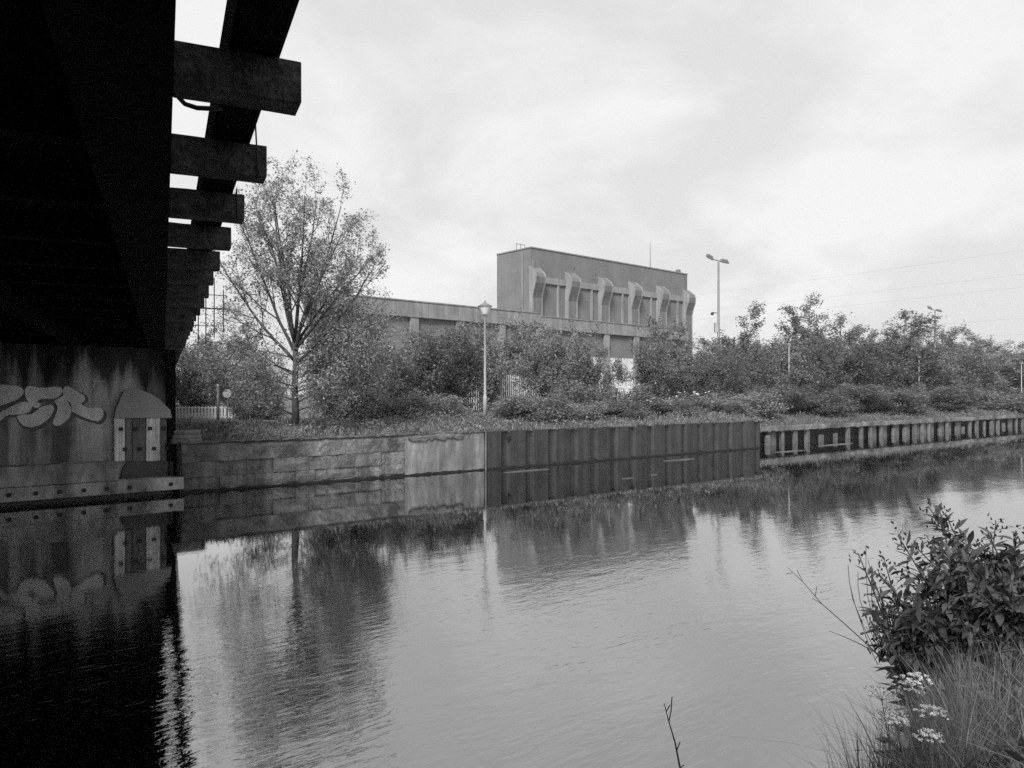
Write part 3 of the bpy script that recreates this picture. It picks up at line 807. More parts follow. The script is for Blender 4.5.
def leaf_quads(c, rng, size, flat=0.5, aspect=0.5, droop=0.0):
    N = len(c)
    ax = rng.normal(0, 1, (N, 3)); ax[:, 2] = ax[:, 2]*flat - droop; ax /= np.linalg.norm(ax, axis=1, keepdims=True)
    b = rng.normal(0, 1, (N, 3)); sd = np.cross(ax, b); sd /= np.linalg.norm(sd, axis=1, keepdims=True)
    sz = size*rng.uniform(.55, 1.3, (N, 1)); w = sz*aspect*rng.uniform(.8, 1.2, (N, 1))*0.5
    up = np.cross(ax, sd)
    v = np.stack([c, c+ax*sz*0.5+sd*w+up*w*.25, c+ax*sz, c+ax*sz*0.5-sd*w+up*w*.25], 1).reshape(-1, 3)
    q = np.arange(4*N).reshape(-1, 4)
    return v, q
def finish(name, plant, v, q, leafmat, label, cat, blossom=None):
    t = empty(name, label, cat)
    plant.mb.build('trunk', mt['bark'], t, True)
    link('crown', np_mesh('crown', v, q), mt[leafmat], t)
    if blossom is not None: link('blossom', np_mesh('blossom', *blossom), mt['petal'], t)
    return t

# the big bankside tree
P = Plant(21)
trunk_pts = [(0, 0, -0.1), (0.02, 0, 0.6), (-0.02, 0.03, 1.4), (0.03, 0, 2.2), (0.0, 0.02, 3.0)]
P.mb.tube(trunk_pts, [0.16, 0.125, 0.115, 0.105, 0.10], 9)
cfgL = dict(vary=.4, seg=[9, 7, 5, 4], wob=[.05, .08, .12, .15], trop=[.015, .03, .03, .0], kids=[9, 6, 5], f0=[.18, .2, .15], ang=[38, 42, 45], ratio=[.36, .45, .5], shape=[.45, .4, .3], tube=3, leaf_lv=2)
for (az, tilt, L_, z0) in ((-5, 16, 5.6, 2.9), (20, 34, 4.9, 2.7), (95, 12, 6.3, 3.0), (170, 28, 6.0, 2.6), (200, 40, 5.2, 2.3), (255, 20, 5.4, 2.9), (310, 30, 5.2, 2.6), (350, 50, 4.8, 2.2), (60, 30, 5.2, 2.8), (140, 18, 6.1, 3.0), (0, 5, 5.6, 3.0), (220, 16, 5.6, 2.9)):
    d = (math.cos(R(az))*math.sin(R(tilt)), math.sin(R(az))*math.sin(R(tilt)), math.cos(R(tilt)))
    P.branch((0, 0, z0), d, L_*0.93, 0.062, 0, cfgL)
PT = Plant(22)
cfgS = dict(vary=.3, seg=[6, 5, 4], wob=[.08, .12, .15], trop=[-.03, -.04, -.04], kids=[10, 6], f0=[.25, .2], ang=[45, 45], ratio=[.42, .45], shape=[.4, .3], tube=2, leaf_lv=1)
for (az, z0, L_) in ((10, 1.5, 2.6), (-30, 1.0, 2.3), (190, 1.4, 2.4), (150, 0.9, 2.0), (60, 1.8, 2.6), (240, 1.9, 2.5), (320, 2.1, 2.7), (210, 0.4, 1.6), (0, 2.2, 2.9), (330, 0.5, 1.8), (15, 1.2, 2.8), (345, 1.7, 3.0), (40, 0.8, 2.4), (300, 1.3, 2.4), (170, 1.8, 2.6), (120, 1.1, 2.2), (200, 2.4, 2.8), (355, 2.5, 2.8)):
    PT.branch((0, 0, z0), (math.cos(R(az)), math.sin(R(az)), 0.35), L_*1.25, 0.03, 0, cfgS)
v, q = P.leaves(25000, 0.105, 0.09, flat=0.7, aspect=0.42, droop=0.25)
v2, q2 = PT.leaves(14000, 0.105, 0.12, flat=0.7, aspect=0.42, droop=0.3)
q = np.concatenate([q, q2 + len(v)]); v = np.concatenate([v, v2]); P.mb.add(PT.mb.v, PT.mb.f)
big = finish('alder_tree', P, v, q, 'leaf_c', 'tall airy young tree standing alone on the bank beside the bridge', 'tree')
big.location = gpt(295, 25); big.scale = (0.92, 0.92, 0.93)

protos = {}
def proto_dims(v): return float(np.percentile(v[:, 2], 99.5)), float(np.percentile(np.hypot(v[:, 0], v[:, 1]), 97)*2)
def make_bush(key, seed, nst, tilt, N, size, leafmat, H=4.0, trop=.05, blossom=False, spread=.15, ratio=.42, shape=.3, leader=False):
    P = Plant(seed); r = random.Random(seed)
    cfg = dict(seg=[7, 5, 4], wob=[.09, .12, .15], trop=[trop, .02, .0], kids=[11, 6], f0=[.04, .15], ang=[52, 48], ratio=[ratio, .5], shape=[shape, .3], tube=1, leaf_lv=2, vary=.42)
    for k in range(nst):
        az = 360*k/nst + r.uniform(-25, 25); tl = r.uniform(tilt*0.1, tilt)
        if leader and k == 0: tl = 2
        d = (math.cos(R(az))*math.sin(R(tl)), math.sin(R(az))*math.sin(R(tl)), math.cos(R(tl)))
        P.branch((math.cos(R(az))*.12, math.sin(R(az))*.12, -0.1), d, H*(1.12 if leader and k == 0 else r.uniform(.55, 1.1 if not leader else .92)), 0.045, 0, cfg)
    v, q = P.leaves(N, size, spread)
    bl_ = None
    if blossom:
        tips = np.array([t[-1] for t, lv in P.tw if lv == 2]); sel = P.r.choice(len(tips), 150)
        c = np.repeat(tips[sel], 5, 0) + P.r.normal(0, .09, (750, 3)) + (0, 0, 0.08)
        bl_ = leaf_quads(c, P.r, 0.12, aspect=0.9)
    protos[key] = (P, v, q, leafmat, proto_dims(v), bl_)
make_bush('bush_a', 31, 11, 55, 30000, 0.16, 'leaf_a')
make_bush('bush_b', 32, 13, 48, 30000, 0.16, 'leaf_b')
make_bush('bush_c', 33, 9, 62, 26000, 0.14, 'leaf_c')
make_bush('low_a', 34, 17, 80, 16000, 0.115, 'leaf_a', H=1.7, trop=.06, spread=.13)
make_bush('low_f', 35, 16, 80, 15000, 0.115, 'leaf_a', H=1.7, trop=.06, spread=.13, blossom=True)
make_bush('point_a', 41, 10, 38, 32000, 0.17, 'leaf_a', H=7.0, trop=.045, ratio=.38, shape=.62, leader=True, spread=.13)
make_bush('point_b', 42, 9, 34, 32000, 0.17, 'leaf_b', H=7.0, trop=.05, ratio=.36, shape=.6, leader=True, spread=.13)
make_bush('round_a', 43, 12, 55, 38000, 0.18, 'leaf_b', H=7.0, trop=.04, ratio=.38, shape=.5, spread=.15)
make_bush('round_b', 44, 11, 48, 38000, 0.18, 'leaf_a', H=7.0, trop=.045, ratio=.38, shape=.55, leader=True, spread=.14)
firsts = {}
def plant(name, key, px, d, ytop, wpx, label, cat='shrub', group=None, rz=None):
    P, v, q, lm, (h0, w0), bl_ = protos[key]
    p = gpt(px, d); H = CAMZ + (HZ-ytop)*d/F - p.z; Wd = wpx*d/F
    if key not in firsts:
        t = finish(name, P, v, q, lm, label, cat, bl_); firsts[key] = t
    else:
        t = copy_thing(firsts[key]); t.name = name
    tag(t, label, cat, group)
    t.location = p
    t.rotation_euler = (0, 0, rs.uniform(0, 6.28) if rz is None else rz)
    t.scale = (Wd/w0, Wd/w0, H/h0)
    return t
S, T = 'shrub', 'tree'
GH = 'shrubs along the far bank'; GT = 'trees beyond the far bank'
for a_ in (
  # left, beyond the fence
  ('bushy_tree', 'round_a', 236, 56, 326, 85, 'full round tree behind the round sign, left of the airy tree', T, GT),
  ('shrub', 'bush_a', 203, 44, 345, 60, 'leafy shrub behind the low picket fence, next to the bridge', S, GH),
  ('shrub', 'bush_c', 185, 50, 352, 50, 'pale shrub just showing past the dark bridge edge', S, GH),
  ('shrub', 'bush_c', 262, 38, 352, 62, 'loose shrub just left of the airy tree trunk', S, GH),
  ('low_shrub', 'low_a', 258, 31, 396, 58, 'low spreading shrub at the foot of the airy tree, on its left', S, GH),
  ('willow_shrub', 'bush_c', 340, 27.5, 300, 105, 'pale willowy shrub right of the airy tree trunk', S, GH),
  ('low_shrub', 'bush_b', 362, 31, 372, 70, 'dark low shrub under the pale willowy shrub', S, GH),
  # in front of the low building
  ('shrub', 'bush_b', 392, 35, 348, 72, 'dark shrub between the willowy shrub and the lantern lamp post', S, GH),
  ('shrub', 'bush_a', 418, 38, 336, 74, 'round shrub below the second recess of the low building', S, GH),
  ('shrub', 'bush_b', 450, 41, 330, 78, 'dark shrub just left of the lantern lamp post', S, GH),
  ('shrub', 'bush_a', 478, 48, 325, 80, 'broad shrub directly behind the lantern lamp post', S, GH),
  ('shrub', 'bush_a', 520, 53, 324, 84, 'tall shrub behind the palisade fence, under the hall corner', S, GH),
  ('shrub', 'bush_b', 556, 43, 330, 80, 'dark shrub covering the right end of the palisade fence', S, GH),
  ('shrub', 'bush_a', 588, 46, 345, 58, 'shrub left of the white painted wall', S, GH),
  ('low_shrub', 'low_a', 432, 30.6, 393, 74, 'low mounded shrub left of the lamp post foot', S, GH),
  ('low_shrub', 'low_a', 534, 31.2, 393, 84, 'low mounded shrub right of the lamp post foot', S, GH),
  ('low_shrub', 'low_a', 588, 37, 382, 66, 'low dense shrub below the white painted wall', S, GH),
  ('flowering_shrub', 'low_f', 636, 38.5, 387, 84, 'low shrub dotted with pale blossom, nearest the white wall', S, GH),
  ('flowering_shrub', 'low_f', 692, 41.5, 394, 70, 'small blossom dotted shrub behind the end of the sheet piles', S, GH),
  # right of the building
  ('shrub', 'bush_a', 655, 50, 343, 60, 'shrub just right of the white painted wall', S, GH),
  ('bushy_tree', 'round_b', 676, 54, 320, 96, 'broad bushy tree in front of the right end of the hall', T, GT),
  ('shrub', 'bush_b', 712, 50, 358, 66, 'dark shrub below the floodlight mast', S, GH),
  ('young_tree', 'point_a', 737, 60, 310, 80, 'tall young tree just right of the floodlight mast', T, GT),
  ('shrub', 'bush_a', 762, 58, 343, 64, 'rounded shrub in the dip between the mast and the pointed trees', S, GH),
  ('pointed_tree', 'point_b', 793, 62, 309, 78, 'pointed tree directly behind the second lamp post', T, GT),
  ('pointed_tree', 'point_a', 824, 65, 303, 80, 'tallest pointed tree, right of the second lamp post', T, GT),
  ('bushy_tree', 'round_b', 853, 67, 322, 92, 'bushy tree between the tallest pointed tree and the farther mast', T, GT),
  ('pointed_tree', 'point_b', 882, 69, 316, 88, 'upright dark tree left of the third lamp post', T, GT),
  ('bushy_tree', 'round_a', 910, 73, 341, 90, 'dense dark tree behind the third lamp post', T, GT),
  ('young_tree', 'point_a', 960, 78, 338, 80, 'narrow tree right of the farther floodlight mast', T, GT),
  ('bushy_tree', 'round_b', 982, 84, 343, 86, 'round tree second from the right end of the bank', T, GT),
  ('bushy_tree', 'round_a', 1016, 88, 345, 84, 'round tree at the right end of the bank behind the last lamp post', T, GT),
  ('far_tree', 'round_b', 916, 132, 322, 92, 'large pale distant tree beside the farther floodlight mast', T, GT),
  ('far_tree', 'round_a', 954, 140, 331, 84, 'large distant tree sloping down right of the farther mast', T, GT),
  ('far_tree', 'round_b', 1014, 150, 349, 80, 'distant tree showing above the right end of the bank', T, GT),
  ('shrub', 'bush_b', 733, 53, 346, 74, 'dark shrub at the foot of the tall young tree beside the mast', S, GH),
  ('shrub', 'bush_a', 772, 56, 342, 78, 'leafy shrub just left of the second lamp post', S, GH),
  ('shrub', 'bush_c', 806, 59, 340, 78, 'pale shrub between the two pointed trees', S, GH),
  ('shrub', 'bush_b', 838, 61, 342, 80, 'dark shrub at the right foot of the tallest pointed tree', S, GH),
  ('shrub', 'bush_a', 868, 64, 344, 80, 'leafy shrub between the tallest pointed tree and the third lamp post', S, GH),
  ('shrub', 'bush_b', 902, 70, 348, 82, 'dark shrub directly behind the third lamp post', S, GH),
  ('shrub', 'bush_a', 934, 71, 357, 78, 'leafy shrub directly below the farther floodlight mast', S, GH),
  ('shrub', 'bush_b', 966, 76, 352, 78, 'dark shrub filling the gap right of the farther floodlight mast', S, GH),
  ('shrub', 'bush_a', 1002, 82, 356, 78, 'leafy shrub just left of the last lamp post', S, GH),
  ('low_shrub', 'low_a', 386, 29.6, 398, 80, 'low mound of shrub on the grass right of the airy tree, left of the lamp', S, GH),
  ('low_shrub', 'low_a', 572, 33.0, 401, 70, 'small low shrub close to the sheet pile top, below the hall corner', S, GH),
  ('low_shrub', 'low_a', 614, 34.8, 400, 72, 'small low shrub close to the sheet pile top, below the white wall', S, GH),
  ('low_shrub', 'low_a', 664, 37.4, 400, 74, 'small low shrub close to the sheet pile top, between the two blossom dotted shrubs', S, GH),
  ('low_shrub', 'low_a', 716, 41.0, 399, 74, 'small low shrub just before the right end of the sheet piles', S, GH),
  ('low_shrub', 'low_a', 742, 43.0, 392, 84, 'low shrub on the bank below the tall young tree', S, GH),
  ('low_shrub', 'bush_b', 778, 46.3, 385, 74, 'dark low shrub left of the second lamp post foot', S, GH),
  ('low_shrub', 'low_a', 814, 47.7, 391, 80, 'low shrub below the tallest pointed tree', S, GH),
  ('low_shrub', 'bush_a', 850, 51.0, 385, 84, 'low leafy shrub under the bushy tree on the mounded bank', S, GH),
  ('low_shrub', 'low_a', 890, 52.9, 390, 84, 'low shrub left of the third lamp post foot', S, GH),
  ('low_shrub', 'bush_b', 945, 58.6, 385, 84, 'dark low shrub right of the third lamp post foot', S, GH),
  ('low_shrub', 'low_a', 992, 65.2, 389, 88, 'low shrub near the last lamp post foot', S, GH),
): plant(*a_)

# far bank grass
def blades(pos, rng, hmin, hmax, w, lean=0.35, seg=1):
    N = len(pos); h = rng.uniform(hmin, hmax, (N, 1)); az = rng.uniform(0, 6.28, N)
    ln = rng.normal(0, lean, (N, 2))
    u = np.stack([np.cos(az), np.sin(az), np.zeros(N)], 1)*w*rng.uniform(.6, 1.3, (N, 1))
    rows = []
    ks = np.linspace(0, 1, seg+2)
    for k in ks:
        c = pos + np.concatenate([ln*h*(k**1.8), h*k*(1-0.22*k*np.abs(ln).sum(1, keepdims=True))], 1)
        ww = u*(1-k)**0.7 if k < 1 else u*0.05
        rows += [c-ww, c+ww]
    v = np.stack(rows, 1).reshape(-1, 3); nr = 2*(seg+2)
    base = (np.arange(N)*nr)[:, None]
    q = np.concatenate([base + np.array([2*i, 2*i+1, 2*i+3, 2*i+2]) for i in range(seg+1)], 0)
    return v, q
rng = np.random.default_rng(9)
Ng = 46000
m_ = rng.uniform(5.9, 74, Ng); vv = np.abs(rng.normal(0, 2.6, Ng)) + rng.uniform(-.03, .12, Ng)
en = np.where(m_ < 33.3, NW, 21.9)
clump = 0.5 + 0.5*np.sin(m_*2.1 + np.sin(vv*3)*1.5)*np.sin(vv*2.7+m_*0.6)
keep = rng.random(Ng) < 0.35 + 0.65*clump
m_, vv, en = m_[keep], vv[keep], en[keep]
n_ = en + 0.06 + vv
pos = np.stack([m_*cM - n_*sM, m_*sM + n_*cM, np.zeros(len(m_))], 1)
pos[:, 2] = [ground_z(x, y)-0.03 for x, y in pos[:, :2]]
v, q = blades(pos, rng, 0.08, 0.30, 0.022, 0.5)
o = link('grass', np_mesh('grass', v, q), mt['grass']); tag(o, 'rough grass along the top of the far bank', 'grass', kind='stuff')
Nw = 52000
ctr = rng.random((520, 2))
cm_ = 6.5 + 66*ctr[:, 0]; cv_ = 0.25 + 5.5*ctr[:, 1]**1.3; cr_ = rng.uniform(.2, .75, 520); ch_ = rng.uniform(.12, .5, 520)
ix = rng.integers(0, 520, Nw); th_ = rng.uniform(0, 6.283, Nw); rr_ = cr_[ix]*np.sqrt(rng.random(Nw))
mm_ = cm_[ix] + rr_*np.cos(th_)*1.5; vv_ = np.maximum(cv_[ix] + rr_*np.sin(th_), -.05)
en_ = np.where(mm_ < 33.3, NW, 21.9); nn_ = en_ + 0.06 + vv_
pos = np.stack([mm_*cM - nn_*sM, mm_*sM + nn_*cM, np.zeros(Nw)], 1)
pos[:, 2] = [ground_z(x, y) for x, y in pos[:, :2]]; pos[:, 2] += ch_[ix]*(1-(rr_/cr_[ix])**2)*rng.uniform(.35, 1, Nw)
o = link('undergrowth', np_mesh('undergrowth', *leaf_quads(pos, rng, 0.11, .8, .45)), mt['leaf_a']); tag(o, 'tufty weeds and brambles scattered through the far bank grass', 'weeds', kind='stuff')
# grass and weeds hanging over the post wall
Nh = 5000
m_ = rng.uniform(m_p0-.3, m_p0+50, Nh); n_ = NP - 0.08 + np.abs(rng.normal(0, .12, Nh))
pos = np.stack([m_*cM - n_*sM, m_*sM + n_*cM, np.full(Nh, 0.93)], 1)
m2 = rng.uniform(6.2, 33, 5200); n2 = NW - 0.02 + np.abs(rng.normal(0, .14, 5200))
k2 = rng.random(5200) < np.clip(.5+.5*np.sin(m2*2.3)*np.sin(m2*.7+1), .15, 1); m2, n2 = m2[k2], n2[k2]
pos = np.concatenate([pos, np.stack([m2*cM - n2*sM, m2*sM + n2*cM, np.full(len(m2), 1.27)], 1)])
v, q = blades(pos, rng, 0.08, 0.2, 0.018, 0.9)
o = link('overhanging_grass', np_mesh('overhanging_grass', v, q), mt['grass']); tag(o, 'dry grass overhanging the far bank walls', 'grass', kind='stuff')

# floating weed
def mat_patch(px, y, lx, ly, label, seed):
    d = F*CAMZ/(y-HZ); p = at(px, d, 0.004); r = random.Random(seed)
    m_ = MB(); n = 18
    pts = [((lx*(1+r.uniform(-.3, .3)))*math.cos(2*math.pi*k/n), ly*(1+r.uniform(-.4, .4))*math.sin(2*math.pi*k/n)) for k in range(n)]
    m_.prism(pts, lambda p_: (p_[0], p_[1], 0), lambda p_: (p_[0]*.9, p_[1]*.9, 0.012))
    o = m_.build('floating_weed', mt['weed'], None); o.location = p; o.rotation_euler.z = TH
    tag(o, label, 'weed', 'floating weed mats')
mat_patch(838, 444.6, 1.7, 0.3, 'longest thin pale weed mat, floating below the post wall', 1)
mat_patch(790, 451.5, 1.0, 0.2, 'small weed mat floating near the start of the post wall', 2)
mat_patch(680, 460, 1.0, 0.14, 'thin weed streak floating below the sheet piles', 3)
mat_patch(628, 478.5, 0.22, 0.07, 'tiny weed clump floating left of another tiny one below the sheet piles', 4)
mat_patch(654, 475, 0.15, 0.06, 'tiny weed clump floating right of another tiny one below the sheet piles', 5)
mat_patch(527, 471, 0.9, 0.12, 'weed streak floating by the lantern lamp post end of the sheet piles', 6)

# ------------------------------------------------------------------ near bank plants
def bank_z(x, y):
    m, n = MN(x, y); q = n - near_edge(m)
    pr = [(-900, 1.2), (-60, 1.2), (-10, 1.1), (-3.5, 1.0), (-1.6, .97), (-.7, .93), (-.25, .84), (-.06, .62), (0, .25), (.03, -.4)]
    return float(np.interp(q, [a for a, b in pr], [b for a, b in pr]))
def near_shrub():
    t = empty('leafy_shrub', 'big leaved dark shrub leaning over the water in the foreground', 'shrub', (0, 0, 0))
    r = np.random.default_rng(77); st = MB(); V = []; Q = []; BV = []
    def leaf(base, ax, up, ln, wd):
        ax = ax/np.linalg.norm(ax); sd = np.cross(ax, up); sd /= np.linalg.norm(sd)+1e-9; nn = np.cross(sd, ax)
        b0 = len(V); fold = r.uniform(.15, .5); bend = r.uniform(.1, .5)
        prof = [(0, .06), (.2, .62), (.42, 1.0), (.66, .8), (.86, .38), (1.0, .03)]
        for k, w in prof:
            c = base + ax*ln*k - nn*bend*ln*k*k*0.5
            V.extend([c - sd*wd*w*.5 + nn*wd*w*fold*.5, c, c + sd*wd*w*.5 + nn*wd*w*fold*.5])
        for i in range(len(prof)-1):
            a0 = b0+i*3
            Q.extend([(a0, a0+1, a0+4, a0+3), (a0+1, a0+2, a0+5, a0+4)])
    base = np.array([3.05, 4.55, 0.85])
    # stem tips traced from the shrub's outline at its own depth
    tips = [(858, 553, 4.35), (898, 536, 4.4), (928, 506, 4.6), (940, 512, 4.5), (948, 520, 4.7), (914, 545, 4.5), (976, 541, 4.6), (996, 522, 4.7), (1016, 531, 4.6), (1036, 536, 4.7), (1060, 545, 4.6),
            (880, 575, 4.3), (872, 600, 4.2), (905, 570, 4.3), (930, 560, 4.2), (955, 556, 4.2), (985, 560, 4.1), (1010, 565, 4.1), (1035, 570, 4.1),
            (890, 610, 4.1), (915, 600, 4.0), (945, 590, 4.0), (975, 590, 3.95), (1005, 595, 3.9), (1030, 600, 3.9), (900, 635, 4.0), (930, 625, 3.9), (960, 560, 4.9), (1000, 555, 5.0), (1020, 560, 5.0), (940, 545, 5.0), (1070, 570, 4.5), (1080, 600, 4.2), (962, 620, 3.9), (1045, 625, 4.0), (1090, 560, 5.0),
            (870, 622, 4.15), (882, 640, 4.1), (910, 655, 4.0), (1000, 575, 4.5), (970, 575, 4.5), (935, 580, 4.5), (1030, 585, 4.5)]
    tips += [(max(px + r.normal(6, 12), 872), min(y + abs(r.normal(0, 26)) + 8, 645), d + r.normal(0, .12)) for px, y, d in tips]
    tips += [(r.uniform(905, 1060), r.uniform(580, 655), r.uniform(3.8, 4.4)) for _ in range(30)]
    for i, (px, y, d) in enumerate(tips):
        tip = np.array([(px-512)/F*d, d, CAMZ-(y-HZ)*d/F])
        b = base + np.array([r.normal(0, .22), r.normal(0, .16), 0])
        b[2] = bank_z(b[0], b[1]) - 0.05
        mid = b*.45 + tip*.55 + np.array([0, 0, .16*np.linalg.norm(tip[:2]-b[:2])])
        n = 14; pts = []
        for k in range(n+1):
            f_ = k/n; pts.append(b*(1-f_)**2 + mid*2*f_*(1-f_) + tip*f_*f_)
        st.tube([tuple(p) for p in pts], [0.008*(1-.75*k/n)+.0012 for k in range(n+1)], 5)
        ph = r.uniform(0, 3.14)
        for k in range(4, n+1):
            f_ = k/n; tg_ = pts[k]-pts[k-1]; tg_ /= np.linalg.norm(tg_)
            u = np.cross(tg_, [0, 0, 1.0]); u /= np.linalg.norm(u)+1e-9; w = np.cross(u, tg_)
            ph += 1.57 + r.normal(0, .2)
            nl = 5
            for j in range(nl):
                a_ = ph + j*6.283/nl
                side = u*math.cos(a_) + w*math.sin(a_)
                big_ = (0.18*(1-0.62*f_**3))*r.uniform(.5, 1.25)
                if k == n: big_ *= .65
                ax = side*1.0 + tg_*(0.35+0.5*f_) + np.array([0, 0, r.uniform(-.6, .1)])
                leaf(pts[k] + side*0.006 + (pts[k]-pts[k-1])*r.uniform(-.5, .3), ax, np.array([0, 0, 1.0]) + side*.2 + r.normal(0, .3, 3), big_, big_*r.uniform(.26, .37))
        # buds near the tip
        for k in range(10):
            c = tip + r.normal(0, 1, 3)*(.028, .028, .03) - np.array([0, 0, .02]); BV.append(c)
    st.build('stems', mt['bark'], t, True)
    for c in BV: leaf(c, np.array([r.normal(0, .6), r.normal(0, .6), .8]), np.array([1.0, .3, 0]), .026, .016)
    o = link('leaves', np_mesh('leaves', np.array(V), np.array(Q)), mt['leaf_near'], t, True)
near_shrub()

rng = np.random.default_rng(19)
def near_grass(N, mlo, mhi, qlo, qhi, hmin, hmax, w, lean, name, label, mat, seg=3, bias=(0, 0)):
    m_ = rng.uniform(mlo, mhi, N); q_ = rng.uniform(qlo, qhi, N)
    ne = np.array([near_edge(a) for a in m_]); n_ = ne + q_
    pos = np.stack([m_*cM - n_*sM, m_*sM + n_*cM, np.zeros(N)], 1)
    pos[:, 2] = [bank_z(x, y)-.02 for x, y in pos[:, :2]]
    # leave the open water in front of the camera clear
    px = 512 + F*pos[:, 0]/np.maximum(pos[:, 1], .2)
    ok = (m_ > 3.15 + np.maximum(0, -q_-.5)*.3) & (rng.random(N) < 0.25 + 0.75*(0.5+0.5*np.sin(m_*9+np.sin(q_*7)*2)*np.sin(q_*11+m_*3)))
    v, q = blades(pos[ok], rng, hmin, hmax, w, lean, seg)
    o = link(name, np_mesh(name, v, q), mat); tag(o, label, 'grass', kind='stuff')
near_grass(2600, 3.1, 6.6, -1.5, 0.02, 0.22, 0.6, 0.0075, 0.55, 'coarse_grass', 'broad coarse grass blades and sedge on the near bank', mt['coarse'])
near_grass(10000, 3.1, 6.6, -1.5, 0.03, 0.2, 0.62, 0.0036, 0.5, 'grass', 'long fine grass on the near bank below the leafy shrub', mt['grass_near'])
near_grass(5200, 3.1, 4.7, -0.5, 0.03, 0.35, 0.62, 0.0020, 0.22, 'tall_grass', 'thin tall grass stems at the near water edge', mt['dry'], 4)
# low ground cover of small leaves
Nc = 5200
m_ = rng.uniform(3.0, 7.5, Nc); q_ = rng.uniform(-1.6, 0.0, Nc); n_ = np.array([near_edge(a) for a in m_]) + q_
c = np.stack([m_*cM - n_*sM, m_*sM + n_*cM, np.zeros(Nc)], 1); c[:, 2] = [bank_z(x, y) for x, y in c[:, :2]]; c[:, 2] += rng.uniform(0, .14, Nc)
o = link('ground_cover', np_mesh('ground_cover', *leaf_quads(c, rng, 0.06, .4, .55)), mt['leaf_near']); tag(o, 'low leafy ground cover between the grass on the near bank', 'ground cover', kind='stuff')

Nc = 1500
m_ = rng.uniform(3.2, 6.5, Nc); q_ = rng.uniform(-1.4, -.02, Nc); n_ = np.array([near_edge(a) for a in m_]) + q_
c = np.stack([m_*cM - n_*sM, m_*sM + n_*cM, np.zeros(Nc)], 1); c[:, 2] = [bank_z(x, y) for x, y in c[:, :2]]; c[:, 2] += rng.uniform(.05, .38, Nc)
o = link('weeds', np_mesh('weeds', *leaf_quads(c, rng, 0.085, .5, .4)), mt['leaf_a']); tag(o, 'broad leaved weeds growing up through the near grass', 'weeds', kind='stuff')
def pix(px, y, d): return Vector(((px-512)/F*d, d, CAMZ-(y-HZ)*d/F))
# white umbel flowers
UMB = [(882, 690, 3.85, .062, 'hazy pale umbel highest and farthest left over the water edge'), (917.5, 676, 3.75, .05, 'white umbel topmost, nearest the shrub'), (909, 685, 3.7, .055, 'white umbel just below left of the topmost one'),
       (888, 712, 3.6, .065, 'widest white umbel, among the grass at the left'), (931.5, 709, 3.55, .05, 'bright compact white umbel standing apart at the right'), (898, 719, 3.5, .035, 'small white umbel below the widest one'), (929, 735, 3.4, .042, 'lowest white umbel deep in the grass')]
for i, (px, y, d, rad, lab) in enumerate(UMB):
    d *= 0.86; top = pix(px, y, d); g = Vector((top.x+rs.uniform(-.02, .08), top.y-rs.uniform(-.05, .05), 0)); g.z = bank_z(g.x, g.y)-.02
    if g.z > top.z - .1: g.z = top.z - .25
    t = empty('cow_parsley', lab, 'wildflower', g, 0, 'white umbel flowers on the near bank')
    st = MB(); hub = top - g - Vector((0, 0, .045))
    st.tube([(0, 0, 0), tuple(hub*.5 + Vector((.015, 0, .02))), tuple(hub)], [.0035, .003, .0022], 5)
    fl = []; r_ = np.random.default_rng(100+i)
    for k in range(13):
        an = k*2.4; rr = 1.3*rad*math.sqrt((k+.4)/13)
        e = hub + Vector((rr*math.cos(an), rr*math.sin(an), .045 - rr*rr*2.2 + r_.normal(0, .004)))
        st.tube([tuple(hub), tuple(e)], .0009, 3, cap=False)
        fl.append(np.array(e)[None] + r_.normal(0, 1, (20, 3))*(.0042, .0042, .002))
    st.build('stem', mt['grass_near'], t)
    link('flower_head', np_mesh('flower_head', *leaf_quads(np.concatenate(fl), r_, .0088, .3, .95)), mt['petal'], t)

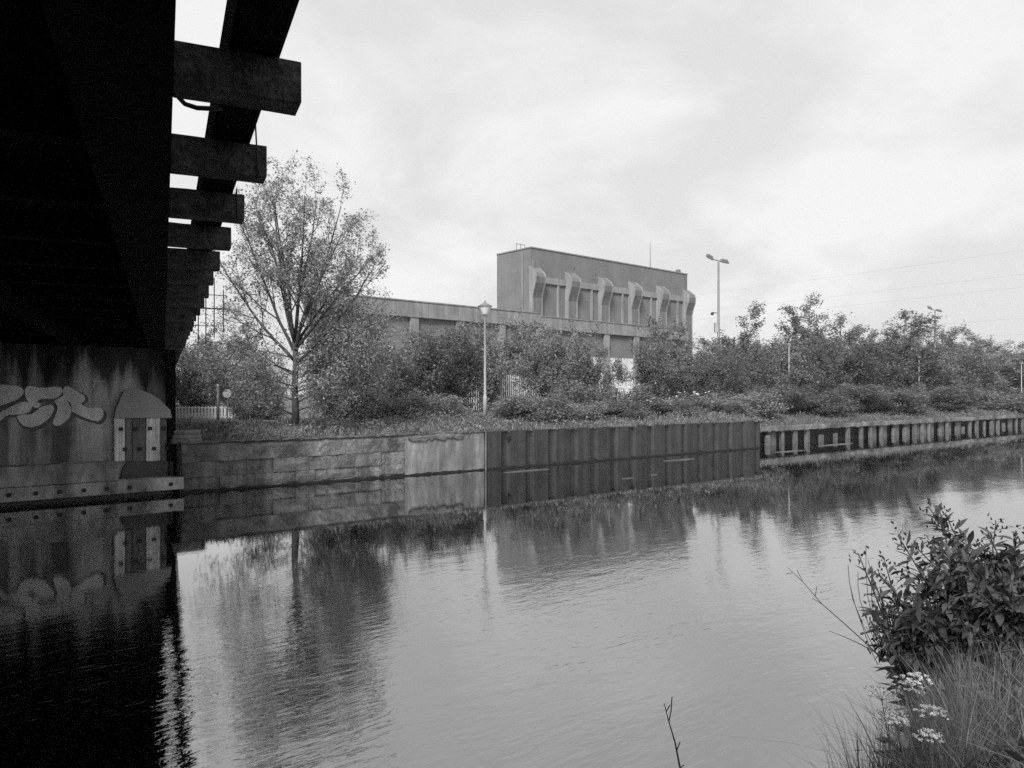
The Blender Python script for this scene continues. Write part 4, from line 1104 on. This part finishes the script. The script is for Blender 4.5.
# dry twigs and stems
def twig(name, label, pts, rad, sub=(), group=None):
    P0 = Vector(pts[0]); m_ = MB()
    m_.tube([Vector(p)-P0 for p in pts], [rad*(1-.7*i/(len(pts)-1)) for i in range(len(pts))], 5)
    for s_ in sub: m_.tube([Vector(p)-P0 for p in s_], rad*.45, 4)
    o = m_.build(name, mt['bark'], None, True); o.location = P0
    return tag(o, label, 'twig', group)
D1 = 4.0
twig('dry_twig', 'long bare twig reaching left over the water from the shrub foot',
     [pix(885, 662, D1), pix(868, 645, D1), pix(846, 625, D1), pix(822, 604, D1), pix(803, 582, D1), pix(787, 567, D1)], .0038,
     [[pix(803, 582, D1), pix(797, 570, D1+.02)], [pix(822, 604, D1), pix(812, 598, D1-.03)], [pix(792, 573, D1), pix(786, 574, D1)], [pix(815, 597, D1), pix(817, 586, D1)]])
twig('dry_twig', 'shorter thin bare twig below the long bare twig', [pix(880, 655, 3.9), pix(862, 645, 3.9), pix(845, 637, 3.9), pix(829, 631, 3.9)], .0035)
dt = 2.6
twig('dry_twig', 'lone upright budded twig at the bottom of the picture, over open water',
     [pix(690, 800, dt-.3), pix(680, 768, dt), pix(675, 742, dt), pix(669, 722, dt), pix(664, 703, dt)], .0042,
     [[pix(669, 722, dt), pix(671, 710, dt)], [pix(671, 712, dt), pix(672, 697, dt)], [pix(666, 712, dt), pix(670, 705, dt)], [pix(677, 750, dt), pix(680, 742, dt)], [pix(680, 768, dt), pix(684, 765, dt)]])
for i, (x0, y0, x1, y1, x2, y2) in enumerate(((880, 660, 853, 600, 848, 565), (882, 658, 860, 600, 858, 572), (884, 656, 868, 598, 866, 545), (886, 655, 872, 605, 873, 568), (890, 655, 880, 600, 868, 560), (878, 665, 862, 625, 850, 585))):
    d = 4.05 + .03*i  # dry stems rising at the shrub's left edge
    loose('dry_stalk', 'thin bare arching reed among several at the left edge of the leafy shrub', 'stalk', [pix(x0, y0, d), pix((x0+x1)/2, (y0+y1)/2+3, d), pix(x1, y1, d), pix((x1+x2)/2-1, (y1+y2)/2, d), pix(x2, y2, d)], 0.0018, mt['bark'], 'dry stems beside the leafy shrub', 4)

# ------------------------------------------------------------------ thin air haze
hm = bpy.data.materials.new('haze'); hm.use_nodes = True
hn = hm.node_tree; hn.nodes.clear()
ho = hn.nodes.new('ShaderNodeOutputMaterial'); hv = hn.nodes.new('ShaderNodeVolumePrincipled')
hv.inputs['Color'].default_value = (0.95, 0.95, 0.95, 1); hv.inputs['Density'].default_value = 0.0004; hv.inputs['Anisotropy'].default_value = 0.2
hn.links.new(hv.outputs[0], ho.inputs['Volume'])
hz = MB(); hz.box(-700, 1600, -60, 3100, -2.2, 45)
o = hz.build('haze', hm); o.rotation_euler.z = TH; tag(o, 'thin pale haze over the canal and the far trees', 'haze', kind='stuff')
